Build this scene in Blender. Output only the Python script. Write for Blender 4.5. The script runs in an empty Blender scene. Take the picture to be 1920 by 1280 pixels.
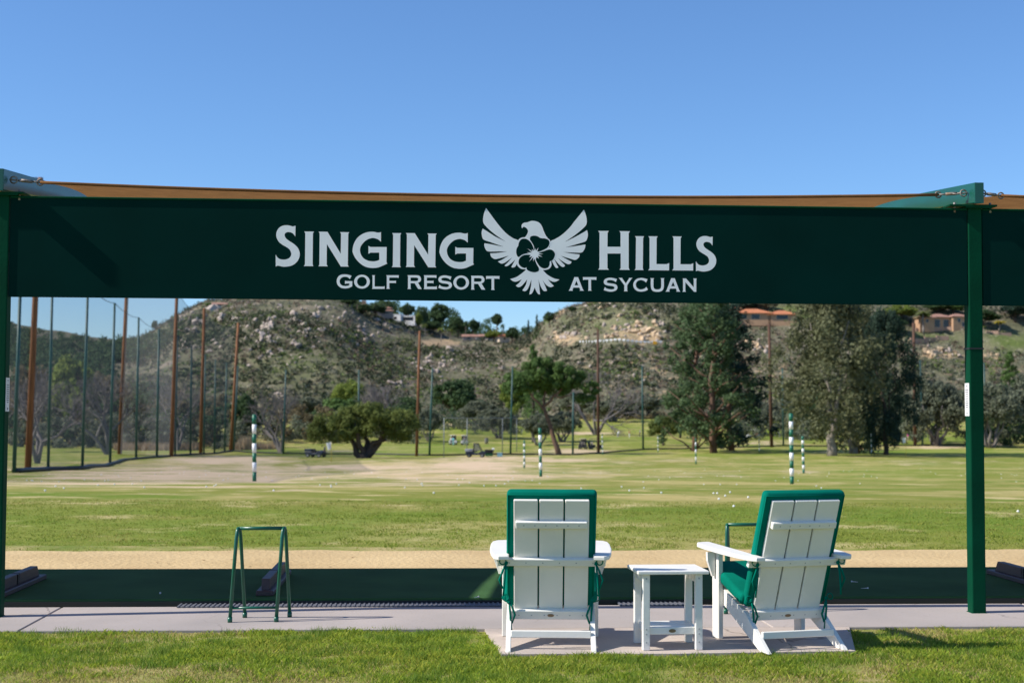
import bpy, bmesh, math, random
import numpy as np
from mathutils import Matrix, Vector

# ------------------------------------------------------------------ scene, camera, sky, sun, exposure
scene = bpy.context.scene
R = math.radians
FPX = 2667.0                       # focal length in photo pixels (50 mm on 36 mm, 1920 px wide)
CAM_H, PITCH, ROLL = 1.48, R(2.79), R(0.25)
fw = Vector((0, math.cos(PITCH), math.sin(PITCH)))
rt0 = Vector((1, 0, 0)); up0 = Vector((0, -math.sin(PITCH), math.cos(PITCH)))
rt = rt0 * math.cos(ROLL) + up0 * math.sin(ROLL)
up = -rt0 * math.sin(ROLL) + up0 * math.cos(ROLL)
CAM = Vector((0, 0, CAM_H))
cd = bpy.data.cameras.new('camera'); cam = bpy.data.objects.new('camera', cd)
scene.collection.objects.link(cam); scene.camera = cam
cam.matrix_world = Matrix.Translation(CAM) @ Matrix((rt, up, -fw)).transposed().to_4x4()
cd.sensor_width = 36; cd.lens = 50.0; cd.clip_start = 0.1; cd.clip_end = 6000
cd.dof.use_dof = True; cd.dof.focus_distance = 9.4; cd.dof.aperture_fstop = 3.6

SUN_AZ, SUN_EL = R(10.4), R(40)     # light travels to +X and a little away from the camera
sdir = Vector((-math.cos(SUN_AZ) * math.cos(SUN_EL), -math.sin(SUN_AZ) * math.cos(SUN_EL), math.sin(SUN_EL)))
w = bpy.data.worlds.new('World'); scene.world = w; w.use_nodes = True
nt = w.node_tree
sky = nt.nodes.new('ShaderNodeTexSky'); sky.sky_type = 'NISHITA'; sky.sun_disc = False
sky.sun_elevation = SUN_EL; sky.sun_rotation = math.atan2(sdir.x, sdir.y)
sky.altitude = 200; sky.air_density = 1.0; sky.dust_density = 0.05; sky.ozone_density = 10.0
bg = nt.nodes['Background']; bg.inputs['Strength'].default_value = 0.126
nt.links.new(sky.outputs[0], bg.inputs['Color'])
sl = bpy.data.lights.new('sun', 'SUN'); sl.energy = 5.0; sl.angle = R(0.53); sl.color = (1.0, 0.945, 0.85)
so = bpy.data.objects.new('sun', sl); scene.collection.objects.link(so)
so.rotation_euler = (-sdir).to_track_quat('-Z', 'Y').to_euler(); so.location = (-20, -5, 20)
vs = scene.view_settings
vs.view_transform = 'Standard'; vs.look = 'None'; vs.gamma = 1.0; vs.exposure = 0.35; vs.use_curve_mapping = False
scene.render.film_transparent = False

# ------------------------------------------------------------------ helpers
C = scene.collection
rng = np.random.default_rng(7); random.seed(7)

def ray(x, y):
    return (fw + rt * ((x - 960) / FPX) + up * (-(y - 640) / FPX))
def at(x, y, Y):
    d = ray(x, y); return CAM + d * (Y / d.y)
def flat(x, y, z=0.0):
    d = ray(x, y); return CAM + d * ((z - CAM_H) / d.z)
def proj(p):
    v = Vector(p) - CAM; f = v.dot(fw)
    return 960 + FPX * v.dot(rt) / f, 640 - FPX * v.dot(up) / f

def smooth_table(pts, lo, hi, step, win):
    xs = np.arange(lo, hi + step, step); ys = np.interp(xs, [p[0] for p in pts], [p[1] for p in pts])
    k = np.exp(-0.5 * (np.arange(-3 * win, 3 * win + 1) / win) ** 2); k /= k.sum()
    yp = np.pad(ys, 3 * win, mode='edge')
    return xs, np.convolve(yp, k, 'valid')

_perm = np.random.default_rng(3).random((256, 256))
def vnoise(x, y):
    x = np.asarray(x, float); y = np.asarray(y, float)
    xi = np.floor(x).astype(int); yi = np.floor(y).astype(int)
    fx = x - xi; fy = y - yi; fx = fx * fx * (3 - 2 * fx); fy = fy * fy * (3 - 2 * fy)
    g = lambda a, b: _perm[a & 255, b & 255]
    return (g(xi, yi) * (1 - fx) + g(xi + 1, yi) * fx) * (1 - fy) + (g(xi, yi + 1) * (1 - fx) + g(xi + 1, yi + 1) * fx) * fy
def fbm(x, y, o=4):
    s = 0; a = 1.0; t = 0
    for i in range(o):
        s = s + a * (vnoise(x * 2 ** i + 17.3 * i, y * 2 ** i + 5.1 * i) - 0.5); t += a; a *= 0.5
    return s / t * 2

# terrain ------------------------------------------------------------
_PX, _PY = smooth_table([(-50, 0), (22, 0), (30, -.22), (50, -1.09), (75, -1.98), (105, -2.85), (140, -3.77), (200, -5.04), (240, -5.27), (270, -5.05), (310, -4.3), (370, -2.7), (440, -1.0), (600, 1)], -50, 1500, 1.0, 7)
HB = 440.0
_RX, _RY = smooth_table([(-1200, 590), (-300, 588), (0, 604), (60, 622), (150, 634), (250, 640), (285, 628), (310, 610), (340, 594), (370, 582), (400, 575), (440, 568), (500, 556), (570, 548), (640, 556), (690, 590), (740, 604), (790, 626), (850, 640), (900, 643), (960, 647), (1000, 640), (1020, 612), (1050, 592), (1085, 580), (1120, 566), (1180, 545), (1300, 522), (1500, 505), (1700, 510), (1920, 520), (3200, 540)], -1200, 3200, 4, 2)
_DX, _DY = smooth_table([(-1200, 800), (0, 780), (270, 720), (500, 680), (700, 720), (850, 800), (980, 790), (1020, 660), (1120, 600), (1300, 620), (1920, 640), (3200, 640)], -1200, 3200, 4, 6)
def ground(X, Y):
    X = np.asarray(X, float); Y = np.asarray(Y, float)
    base = np.interp(Y, _PX, _PY)
    base = base + fbm(X / 22, Y / 30, 3) * 0.30 * np.clip((Y - 40) / 60, 0, 1)
    base = base + fbm(X / 60 + 9, Y / 70, 2) * 0.9 * np.clip((Y - 250) / 60, 0, 1)
    u = X / np.maximum(Y, 1.0); px = 960 + u * FPX
    ry = np.interp(px, _RX, _RY); Yr = np.interp(px, _DX, _DY)
    roll_y = 770 + (px - 960) * math.tan(ROLL)
    hr = CAM_H + (roll_y - ry) / FPX * Yr
    t = (Y - HB) / (Yr - HB); tc = np.clip(t, 0, 1)
    S = np.sin(tc * math.pi / 2) ** 1.15
    S = np.where(t > 1, 1 - np.clip(t - 1, 0, 3) * 0.5, S)
    h0 = np.interp(HB, _PX, _PY)
    hill = h0 + (hr - h0) * S + fbm(X / 45, Y / 45, 4) * 5.0 * np.clip(t * 3, 0, 1) * np.clip((1.05 - t) * 4, .15, 1)
    return np.where(Y > HB, hill, base)
def G(X, Y): return float(ground(X, Y))
_GY = np.geomspace(10, 900, 1400)
def on_ground(x, y, y0=12.0, y1=900.0):
    """world point where the sight line through photo pixel (x, y) meets the ground"""
    d = ray(x, y); Ya = _GY[(_GY >= y0) & (_GY < y1)]; gx = CAM.x + d.x / d.y * Ya; gz = CAM.z + d.z / d.y * Ya
    hit = np.nonzero(gz <= ground(gx, Ya))[0]
    if len(hit):
        Y = float(Ya[hit[0]]); p = CAM + d * (Y / d.y); return Vector((p.x, p.y, G(p.x, p.y)))
    px_ = x; Yr = float(np.interp(px_, _DX, _DY)); p = CAM + d * (Yr / d.y)
    return Vector((p.x, Yr, G(p.x, Yr)))
def stand(x, Y):
    d = ray(x, 770); p = CAM + d * (Y / d.y); return Vector((p.x, p.y, G(p.x, p.y)))

# meshes and objects ---------------------------------------------------
def fast_mesh(name, V, F):
    """V (n,3), F (m,k) arrays -> mesh"""
    V = np.asarray(V, np.float32); F = np.asarray(F, np.int32); m, k = F.shape
    me = bpy.data.meshes.new(name)
    me.vertices.add(len(V)); me.vertices.foreach_set('co', V.ravel())
    me.loops.add(m * k); me.loops.foreach_set('vertex_index', F.ravel())
    me.polygons.add(m); me.polygons.foreach_set('loop_start', np.arange(0, m * k, k, dtype=np.int32))
    me.update(calc_edges=True); me.validate()
    return me
def link(name, data, parent=None, mat=None, loc=None):
    o = bpy.data.objects.new(name, data); C.objects.link(o)
    if parent is not None: o.parent = parent
    if loc is not None: o.location = loc
    if mat is not None and data is not None:
        if len(data.materials) == 0: data.materials.append(mat)
        elif data.materials[0] is not mat:
            o.material_slots[0].link = 'OBJECT'; o.material_slots[0].material = mat
    return o
def tag(o, label, cat, group=None):
    o['label'] = label; o['category'] = cat
    if group: o['group'] = group
    return o
def thing(name, label, cat, loc=(0, 0, 0), rotz=0.0, group=None):
    o = bpy.data.objects.new(name, None); C.objects.link(o); o.empty_display_size = 0.1
    o.location = loc; o.rotation_euler = (0, 0, rotz)
    return tag(o, label, cat, group)
def copy_tree(o, parent=None):
    c = o.copy(); C.objects.link(c)
    if parent is not None: c.parent = parent
    for ch in list(o.children): copy_tree(ch, c)
    return c

class MB:
    """collects shapes and links them as one mesh object"""
    def __init__(s): s.bm = bmesh.new()
    def _xf(s, vs, M):
        for v in vs: v.co = M @ v.co
    def box(s, c, size, rot=None, bev=0.0, seg=1):
        r = bmesh.ops.create_cube(s.bm, size=1.0); vs = r['verts']
        for v in vs: v.co = Vector((v.co.x * size[0], v.co.y * size[1], v.co.z * size[2]))
        if bev > 0:
            es = list({e for v in vs for e in v.link_edges})
            g = bmesh.ops.bevel(s.bm, geom=es, offset=bev, segments=seg, affect='EDGES', profile=0.5)
            vs = list({v for f in g['faces'] for v in f.verts} | {v for v in vs if v.is_valid})
        M = Matrix.Translation(c)
        if rot is not None: M = M @ rot.to_4x4()
        s._xf(vs, M); return s
    def prism(s, poly, axis, a0, a1, bev=0.0):
        """poly in the plane normal to axis, extruded a0..a1; axis 'x': (y,z), 'y': (x,z), 'z': (x,y)"""
        def P(p, a):
            return {'x': (a, p[0], p[1]), 'y': (p[0], a, p[1]), 'z': (p[0], p[1], a)}[axis]
        lo = [s.bm.verts.new(P(p, a0)) for p in poly]; hi = [s.bm.verts.new(P(p, a1)) for p in poly]
        fs = [s.bm.faces.new(lo), s.bm.faces.new(hi)]; n = len(poly)
        for i in range(n): fs.append(s.bm.faces.new((lo[i], lo[(i + 1) % n], hi[(i + 1) % n], hi[i])))
        bmesh.ops.recalc_face_normals(s.bm, faces=fs)
        if bev > 0:
            es = [e for e in {e for f in fs[:2] for e in f.edges}]
            bmesh.ops.bevel(s.bm, geom=es, offset=bev, segments=2, affect='EDGES', profile=0.5)
        return s
    def tube(s, pts, r, n=8, cap=True):
        pts = [Vector(p) for p in pts]; rs = r if isinstance(r, (list, tuple)) else [r] * len(pts)
        rings = []; prev = None
        for i, p in enumerate(pts):
            t = ((pts[min(i + 1, len(pts) - 1)] - pts[max(i - 1, 0)])).normalized()
            if prev is None:
                a = Vector((0, 0, 1)) if abs(t.z) < .9 else Vector((1, 0, 0))
                nx = t.cross(a).normalized()
            else:
                nx = (prev - t * prev.dot(t)).normalized()
            prev = nx; ny = t.cross(nx)
            rings.append([s.bm.verts.new(p + (nx * math.cos(2 * math.pi * k / n) + ny * math.sin(2 * math.pi * k / n)) * rs[i]) for k in range(n)])
        for a, b in zip(rings, rings[1:]):
            for k in range(n):
                f = s.bm.faces.new((a[k], a[(k + 1) % n], b[(k + 1) % n], b[k])); f.smooth = True
        if cap:
            s.bm.faces.new(list(reversed(rings[0]))); s.bm.faces.new(rings[-1])
        return s
    def strip(s, pts, width, side):
        side = Vector(side).normalized() * (width / 2); pv = None
        for p in pts:
            p = Vector(p); c = (s.bm.verts.new(p - side), s.bm.verts.new(p + side))
            if pv: s.bm.faces.new((pv[0], pv[1], c[1], c[0]))
            pv = c
        return s
    def torus(s, c, R_, r, M=None, n=14, m=6):
        c = Vector(c); vs = []
        for i in range(n):
            a = 2 * math.pi * i / n
            for j in range(m):
                b = 2 * math.pi * j / m
                p = Vector(((R_ + r * math.cos(b)) * math.cos(a), (R_ + r * math.cos(b)) * math.sin(a), r * math.sin(b)))
                if M is not None: p = M @ p
                vs.append(s.bm.verts.new(c + p))
        for i in range(n):
            for j in range(m):
                f = s.bm.faces.new((vs[i * m + j], vs[((i + 1) % n) * m + j], vs[((i + 1) % n) * m + (j + 1) % m], vs[i * m + (j + 1) % m])); f.smooth = True
        return s
    def ellipsoid(s, c, r, sub=2):
        g = bmesh.ops.create_icosphere(s.bm, subdivisions=sub, radius=1.0)
        for v in g['verts']: v.co = Vector((c[0] + v.co.x * r[0], c[1] + v.co.y * r[1], c[2] + v.co.z * r[2]))
        for f in {f for v in g['verts'] for f in v.link_faces}: f.smooth = True
        return s
    def poly(s, pts):
        s.bm.faces.new([s.bm.verts.new(p) for p in pts]); return s
    def mesh(s, name):
        me = bpy.data.meshes.new(name); bmesh.ops.recalc_face_normals(s.bm, faces=s.bm.faces); s.bm.to_mesh(me); s.bm.free(); return me
    def build(s, name, mat, parent=None, loc=None):
        return link(name, s.mesh(name), parent, mat, loc)

# materials --------------------------------------------------------------
MATS = {}
def mat(name, col, rough=0.6, col2=None, scale=8.0, detail=4.0, bump=0.0, bscale=None, metal=0.0, spec=0.5, stretch=None, contrast=(0.35, 0.65), coord='Object', trans=0.0, island=None, bdist=0.02, sheen=0.0):
    if name in MATS: return MATS[name]
    m = bpy.data.materials.new(name); m.use_nodes = True; t = m.node_tree; N = t.nodes; L = t.links
    b = N['Principled BSDF']; b.inputs['Roughness'].default_value = rough; b.inputs['Metallic'].default_value = metal
    b.inputs['Specular IOR Level'].default_value = spec
    if sheen: b.inputs['Sheen Weight'].default_value = sheen
    src = None
    if col2 is not None or bump > 0:
        tc = N.new('ShaderNodeTexCoord'); vec = tc.outputs[coord]
        if stretch:
            mp = N.new('ShaderNodeMapping'); mp.inputs['Scale'].default_value = stretch; L.new(vec, mp.inputs['Vector']); vec = mp.outputs[0]
    if col2 is not None:
        nz = N.new('ShaderNodeTexNoise'); nz.inputs['Scale'].default_value = scale; nz.inputs['Detail'].default_value = detail
        L.new(vec, nz.inputs['Vector'])
        mr = N.new('ShaderNodeMapRange'); mr.inputs[1].default_value = contrast[0]; mr.inputs[2].default_value = contrast[1]; L.new(nz.outputs['Fac'], mr.inputs[0])
        mx = N.new('ShaderNodeMix'); mx.data_type = 'RGBA'; L.new(mr.outputs[0], mx.inputs['Factor'])
        mx.inputs['A'].default_value = (*col, 1); mx.inputs['B'].default_value = (*col2, 1); src = mx.outputs['Result']
    if island is not None:                  # each leaf or blade its own tone
        ge = N.new('ShaderNodeNewGeometry')
        mx2 = N.new('ShaderNodeMix'); mx2.data_type = 'RGBA'; L.new(ge.outputs['Random Per Island'], mx2.inputs['Factor'])
        if src is not None: L.new(src, mx2.inputs['A'])
        else: mx2.inputs['A'].default_value = (*col, 1)
        mx2.inputs['B'].default_value = (*island, 1); src = mx2.outputs['Result']
    if src is not None: L.new(src, b.inputs['Base Color'])
    else: b.inputs['Base Color'].default_value = (*col, 1)
    if bump > 0:
        nb = N.new('ShaderNodeTexNoise'); nb.inputs['Scale'].default_value = bscale or scale * 4; nb.inputs['Detail'].default_value = 5; L.new(vec, nb.inputs['Vector'])
        bp = N.new('ShaderNodeBump'); bp.inputs['Strength'].default_value = bump; bp.inputs['Distance'].default_value = bdist
        L.new(nb.outputs['Fac'], bp.inputs['Height']); L.new(bp.outputs[0], b.inputs['Normal'])
    if trans > 0:
        tr = N.new('ShaderNodeBsdfTranslucent'); ms = N.new('ShaderNodeMixShader'); ms.inputs[0].default_value = trans
        if src is not None: L.new(src, tr.inputs['Color'])
        else: tr.inputs['Color'].default_value = (*col, 1)
        L.new(b.outputs[0], ms.inputs[1]); L.new(tr.outputs[0], ms.inputs[2]); L.new(ms.outputs[0], N['Material Output'].inputs['Surface'])
    MATS[name] = m; return m

def white(nm): return mat(nm, (.80, .80, .78), .45)
chair_white = mat('white_lumber', (.83, .80, .735), .42, (.76, .73, .67), 5, 6, bump=.06, bscale=60, contrast=(.45, .8))
green_paint = mat('green_paint', (.0006, .052, .024), .6, (.001, .036, .017), 2.5, 6, bump=.08, bscale=40, spec=.06)
tube_green = mat('tube_green', (.004, .105, .06), .3, (.006, .085, .05), 6, 3)
beam_paint = mat('beam_paint', (.002, .085, .055), .32, (.003, .07, .045), 3, 4, spec=.6)
cushion_green = mat('cushion_fabric', (.001, .165, .115), .95, (.001, .135, .093), 6, 5, bump=.25, bscale=26, bdist=.006, spec=.04)
banner_green = mat('banner_vinyl', (.0012, .0235, .0195), .9, (.0012, .0195, .016), 1.5, 3, bump=.05, bscale=300, bdist=.001, spec=.04)
banner_print = mat('banner_print', (.88, .88, .88), .7, (.83, .83, .84), 6, 4, spec=.2)
sail_mat = mat('sail_fabric', (.33, .165, .065), .9, (.27, .135, .055), 7, 3, bump=.1, bscale=400, bdist=.002, trans=.4, spec=.1)
steel = mat('galvanised_steel', (.35, .35, .36), .4, metal=.8)
rust = mat('weathered_steel', (.16, .10, .06), .6, (.30, .28, .26), 30, 3, metal=.4)
black = mat('black_plastic', (.012, .012, .014), .5)
paper = mat('notice_paper', (.80, .80, .80), .6)
ink = mat('notice_ink', (.08, .08, .12), .7)
wood_brown = mat('divider_lumber', (.055, .03, .028), .55, (.075, .043, .04), 12, 4, bump=.1, stretch=(6, 1, 6))
pole_wood = mat('pole_wood', (.25, .10, .034), .85, (.11, .045, .02), 1.2, 6, bump=.2, stretch=(6, 6, .5))
pole_teal = mat('pole_teal', (.012, .075, .06), .5, (.02, .06, .055), 1.0, 4)
pole_grey = mat('pole_grey', (.22, .24, .25), .5)
white_paint = mat('white_paint', (.80, .80, .80), .5)
stake_green = mat('stake_green', (.004, .12, .065), .45)
# ------------------------------------------------------------------ tee line frame (posts, banner, mats run along it)
cl = flat(0, 1161); cr = flat(1823, 1153); crr = flat(1851, 1153)
es = (cr - cl).normalized(); et = Vector((-es.y, es.x, 0)); TEE = math.atan2(es.y, es.x)
PW = 0.104
O = cl - es * (PW / 2); S1 = ((cr + crr) / 2 - O).dot(es)
def tee(s, t, z=0.0): return O + es * s + et * t + Vector((0, 0, z))
def tee_of(p): d = Vector(p) - O; return d.dot(es), d.dot(et)

# ------------------------------------------------------------------ ground sheets
def attr_float(me, name, vals):
    a = me.attributes.new(name, 'FLOAT', 'POINT'); a.data.foreach_set('value', np.asarray(vals, np.float32))
def grid_sheet(name, us, Ys, zf, keep=None):
    U, YY = np.meshgrid(us, Ys); X = U * YY; Z = zf(X, YY)
    V = np.stack([X, YY, Z], -1).reshape(-1, 3); nx = len(us); ny = len(Ys)
    i = np.arange(ny - 1)[:, None] * nx + np.arange(nx - 1)[None]; F = np.stack([i, i + 1, i + nx + 1, i + nx], -1).reshape(-1, 4)
    me = fast_mesh(name, V, F); me.polygons.foreach_set('use_smooth', np.ones(len(F), bool)); return me, V

def ground_mat(name, cols, scales, dirt_col=None, bump=.4, bscale=6.0, bdist=.03, stripes=False):
    """layered noise: cols[0] base, then (colour, scale, lo, hi) patches; the dirt attribute adds bare soil"""
    m = bpy.data.materials.new(name); m.use_nodes = True; t = m.node_tree; N = t.nodes; L = t.links; b = N['Principled BSDF']
    b.inputs['Roughness'].default_value = .95; b.inputs['Specular IOR Level'].default_value = .08
    ge = N.new('ShaderNodeNewGeometry'); pos = ge.outputs['Position']; src = None
    for k, (c, sc, lo, hi) in enumerate(scales):
        nz = N.new('ShaderNodeTexNoise'); nz.inputs['Scale'].default_value = sc; nz.inputs['Detail'].default_value = 6; nz.inputs['Roughness'].default_value = .62
        mp = N.new('ShaderNodeMapping'); mp.inputs['Location'].default_value = (13.7 * k, 7.1 * k, 0); L.new(pos, mp.inputs[0]); L.new(mp.outputs[0], nz.inputs['Vector'])
        mr = N.new('ShaderNodeMapRange'); mr.inputs[1].default_value = lo; mr.inputs[2].default_value = hi; L.new(nz.outputs['Fac'], mr.inputs[0])
        mx = N.new('ShaderNodeMix'); mx.data_type = 'RGBA'; L.new(mr.outputs[0], mx.inputs['Factor'])
        if src is None: mx.inputs['A'].default_value = (*cols, 1)
        else: L.new(src, mx.inputs['A'])
        mx.inputs['B'].default_value = (*c, 1); src = mx.outputs['Result']
    if dirt_col is not None:
        at_ = N.new('ShaderNodeAttribute'); at_.attribute_name = 'dirt'
        nz = N.new('ShaderNodeTexNoise'); nz.inputs['Scale'].default_value = .30; nz.inputs['Detail'].default_value = 7; nz.inputs['Roughness'].default_value = .7; L.new(pos, nz.inputs['Vector'])
        am = N.new('ShaderNodeMath'); am.operation = 'MULTIPLY_ADD'; L.new(nz.outputs['Fac'], am.inputs[0]); am.inputs[1].default_value = 2.0; am.inputs[2].default_value = -.5
        ad = N.new('ShaderNodeMath'); ad.operation = 'ADD'; L.new(at_.outputs['Fac'], ad.inputs[0]); L.new(am.outputs[0], ad.inputs[1])
        mr = N.new('ShaderNodeMapRange'); mr.inputs[1].default_value = .82; mr.inputs[2].default_value = 1.05; L.new(ad.outputs[0], mr.inputs[0])
        mx = N.new('ShaderNodeMix'); mx.data_type = 'RGBA'; L.new(mr.outputs[0], mx.inputs['Factor']); L.new(src, mx.inputs['A']); mx.inputs['B'].default_value = (*dirt_col, 1); src = mx.outputs['Result']
        at2 = N.new('ShaderNodeAttribute'); at2.attribute_name = 'lush'
        mx = N.new('ShaderNodeMix'); mx.data_type = 'RGBA'; L.new(at2.outputs['Fac'], mx.inputs['Factor']); L.new(src, mx.inputs['A']); mx.inputs['B'].default_value = (.165, .25, .028, 1); src = mx.outputs['Result']
    L.new(src, b.inputs['Base Color'])
    nb = N.new('ShaderNodeTexNoise'); nb.inputs['Scale'].default_value = bscale; nb.inputs['Detail'].default_value = 8; nb.inputs['Roughness'].default_value = .7; L.new(pos, nb.inputs['Vector'])
    bp = N.new('ShaderNodeBump'); bp.inputs['Strength'].default_value = bump; bp.inputs['Distance'].default_value = bdist; L.new(nb.outputs['Fac'], bp.inputs['Height']); L.new(bp.outputs[0], b.inputs['Normal'])
    return m

def structure(o): o['kind'] = 'structure'; return o
def stuff(o, label, cat): o['kind'] = 'stuff'; return tag(o, label, cat)

# near lawn: a wide flat sheet under and behind the camera, out to the sides
xs = np.linspace(-60, 60, 61); ys = np.linspace(-40, 15.6, 41)
XX, YY = np.meshgrid(xs, ys); V = np.stack([XX, YY, np.full_like(XX, -.008)], -1).reshape(-1, 3)
i = np.arange(40)[:, None] * 61 + np.arange(60)[None]; F = np.stack([i, i + 1, i + 62, i + 61], -1).reshape(-1, 4)
lawn_mat = ground_mat('lawn_soil', (.23, .255, .06), [((.43, .35, .16), 1.6, .46, .66), ((.14, .20, .035), .7, .52, .66), ((.28, .24, .10), 9.0, .5, .75)], bump=.6, bscale=30, bdist=.02)
structure(link('lawn', fast_mesh('lawn', V, F), None, lawn_mat))

range_mat = ground_mat('range_turf', (.215, .225, .045), [((.42, .345, .135), .10, .47, .58), ((.14, .20, .024), .16, .50, .60), ((.52, .42, .20), .5, .57, .66), ((.14, .19, .026), 2.0, .55, .72), ((.37, .32, .10), 9, .55, .8)], dirt_col=(.60, .45, .30), bump=.7, bscale=14, bdist=.035)
us = np.linspace(-.8, .8, 421); Ys = np.concatenate([np.linspace(13.6, 15.6, 5)[:-1], np.geomspace(15.6, HB, 240)])
me, V = grid_sheet('driving_range', us, Ys, lambda x, y: ground(x, y))
PXv = 960 + V[:, 0] / V[:, 1] * FPX
hz = 770 + (PXv - 960) * math.tan(ROLL); PYv = hz - (V[:, 2] - CAM_H) / V[:, 1] * FPX
dirt = np.zeros(len(V)); lush = np.zeros(len(V))
for cx, cy, rx, ry, a in [(380, 889, 480, 28, .43), (820, 886, 330, 28, .42), (1250, 884, 420, 20, .16), (250, 893, 260, 9, .55), (420, 862, 130, 9, .75), (700, 876, 260, 7, .5), (880, 872, 120, 12, .62), (960, 890, 330, 8, .32), (1040, 862, 120, 6, .45), (1180, 868, 60, 5, .35), (1290, 862, 90, 4, .3), (100, 905, 200, 8, .4), (600, 905, 400, 7, .3), (1720, 866, 120, 5, .35), (1500, 884, 50, 4, .45), (1400, 893, 260, 6, .25), (1340, 858, 120, 4, .2), (1075, 846, 60, 5, .6), (940, 858, 140, 4, .5), (1850, 832, 60, 4, .6), (1560, 848, 60, 3, .4), (1440, 829, 60, 5, .4), (1100, 812, 60, 2.5, .75), (870, 796, 60, 4, .6), (1760, 838, 70, 2.5, .9), (640, 845, 60, 3, .4)]:
    d2 = ((PXv - cx) / rx) ** 2 + ((PYv - cy) / ry) ** 2
    dirt = np.maximum(dirt, min(.75, a * 1.25) * np.exp(-d2 * .8))
for cx, cy, rx, ry, a in [(640, 850, 190, 5, .75), (500, 845, 60, 5, .8), (830, 838, 110, 14, .7), (1300, 852, 420, 6, .5), (1700, 848, 330, 6, .75), (1250, 800, 200, 14, .3), (1500, 812, 160, 12, .7), (1160, 825, 90, 12, .6), (1760, 822, 130, 12, .7), (1680, 880, 220, 16, .35), (1500, 895, 260, 9, .3), (1900, 815, 60, 6, .7), (100, 850, 200, 12, .4), (920, 805, 120, 14, .7), (300, 845, 100, 8, .4)]:
    d2 = ((PXv - cx) / rx) ** 2 + ((PYv - cy) / ry) ** 2
    lush = np.maximum(lush, a * np.exp(-d2))
lush = np.clip(lush * (0.75 + .6 * fbm(V[:, 0] / 6, V[:, 1] / 6, 4)), 0, 1)
band = np.clip((V[:, 1] - 15) / 2, 0, 1) * np.clip((27 - V[:, 1]) / 5, 0, 1)
lush = np.maximum(lush, band * (.22 + .30 * fbm(V[:, 0] / 3, V[:, 1] / 1.2, 4)))
dirt = dirt * (1 - band)
attr_float(me, 'dirt', dirt); attr_float(me, 'lush', np.clip(lush, 0, 1))
structure(link('driving_range', me, None, range_mat))

hill_mat = ground_mat('hillside_scrub', (.165, .155, .10), [((.28, .23, .17), .05, .48, .64), ((.115, .12, .07), .09, .48, .60), ((.19, .185, .11), .25, .5, .68), ((.38, .32, .26), .5, .58, .70)], dirt_col=(.50, .36, .22), bump=1.0, bscale=.7, bdist=1.2)
us = np.linspace(-.8, .8, 521); Ys = np.concatenate([np.linspace(HB, 820, 150), np.geomspace(830, 1600, 14)])
me, V = grid_sheet('hillside', us, Ys, lambda x, y: ground(x, y + 1e-3))
PXv = 960 + V[:, 0] / V[:, 1] * FPX; hz = 770 + (PXv - 960) * math.tan(ROLL); PYv = hz - (V[:, 2] - CAM_H) / V[:, 1] * FPX
dirt = np.zeros(len(V)); lush = np.zeros(len(V))
for cx, cy, rx, ry, a in [(820, 642, 45, 7, .8), (1060, 634, 40, 14, .6), (1195, 628, 65, 22, .6), (1300, 700, 330, 55, .32), (1120, 690, 120, 40, .24), (1850, 700, 200, 40, .2), (1760, 665, 60, 10, .6), (1415, 650, 40, 10, .5), (1210, 745, 60, 18, .35), (1470, 770, 40, 10, .4), (1860, 668, 40, 8, .4), (510, 745, 40, 12, .35), (970, 655, 60, 5, .4), (870, 790, 60, 8, .5)]:
    dirt = np.maximum(dirt, a * np.exp(-(((PXv - cx) / rx) ** 2 + ((PYv - cy) / ry) ** 2)))
for cx, cy, rx, ry, a in [(1490, 585, 40, 14, .6), (1900, 640, 60, 18, .5), (1740, 632, 70, 9, .3), (60, 660, 60, 14, .6), (1150, 600, 90, 25, .25), (560, 690, 120, 30, .2)]:
    lush = np.maximum(lush, a * np.exp(-(((PXv - cx) / rx) ** 2 + ((PYv - cy) / ry) ** 2)))
attr_float(me, 'dirt', dirt); attr_float(me, 'lush', lush)
structure(link('hillside', me, None, hill_mat))

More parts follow.
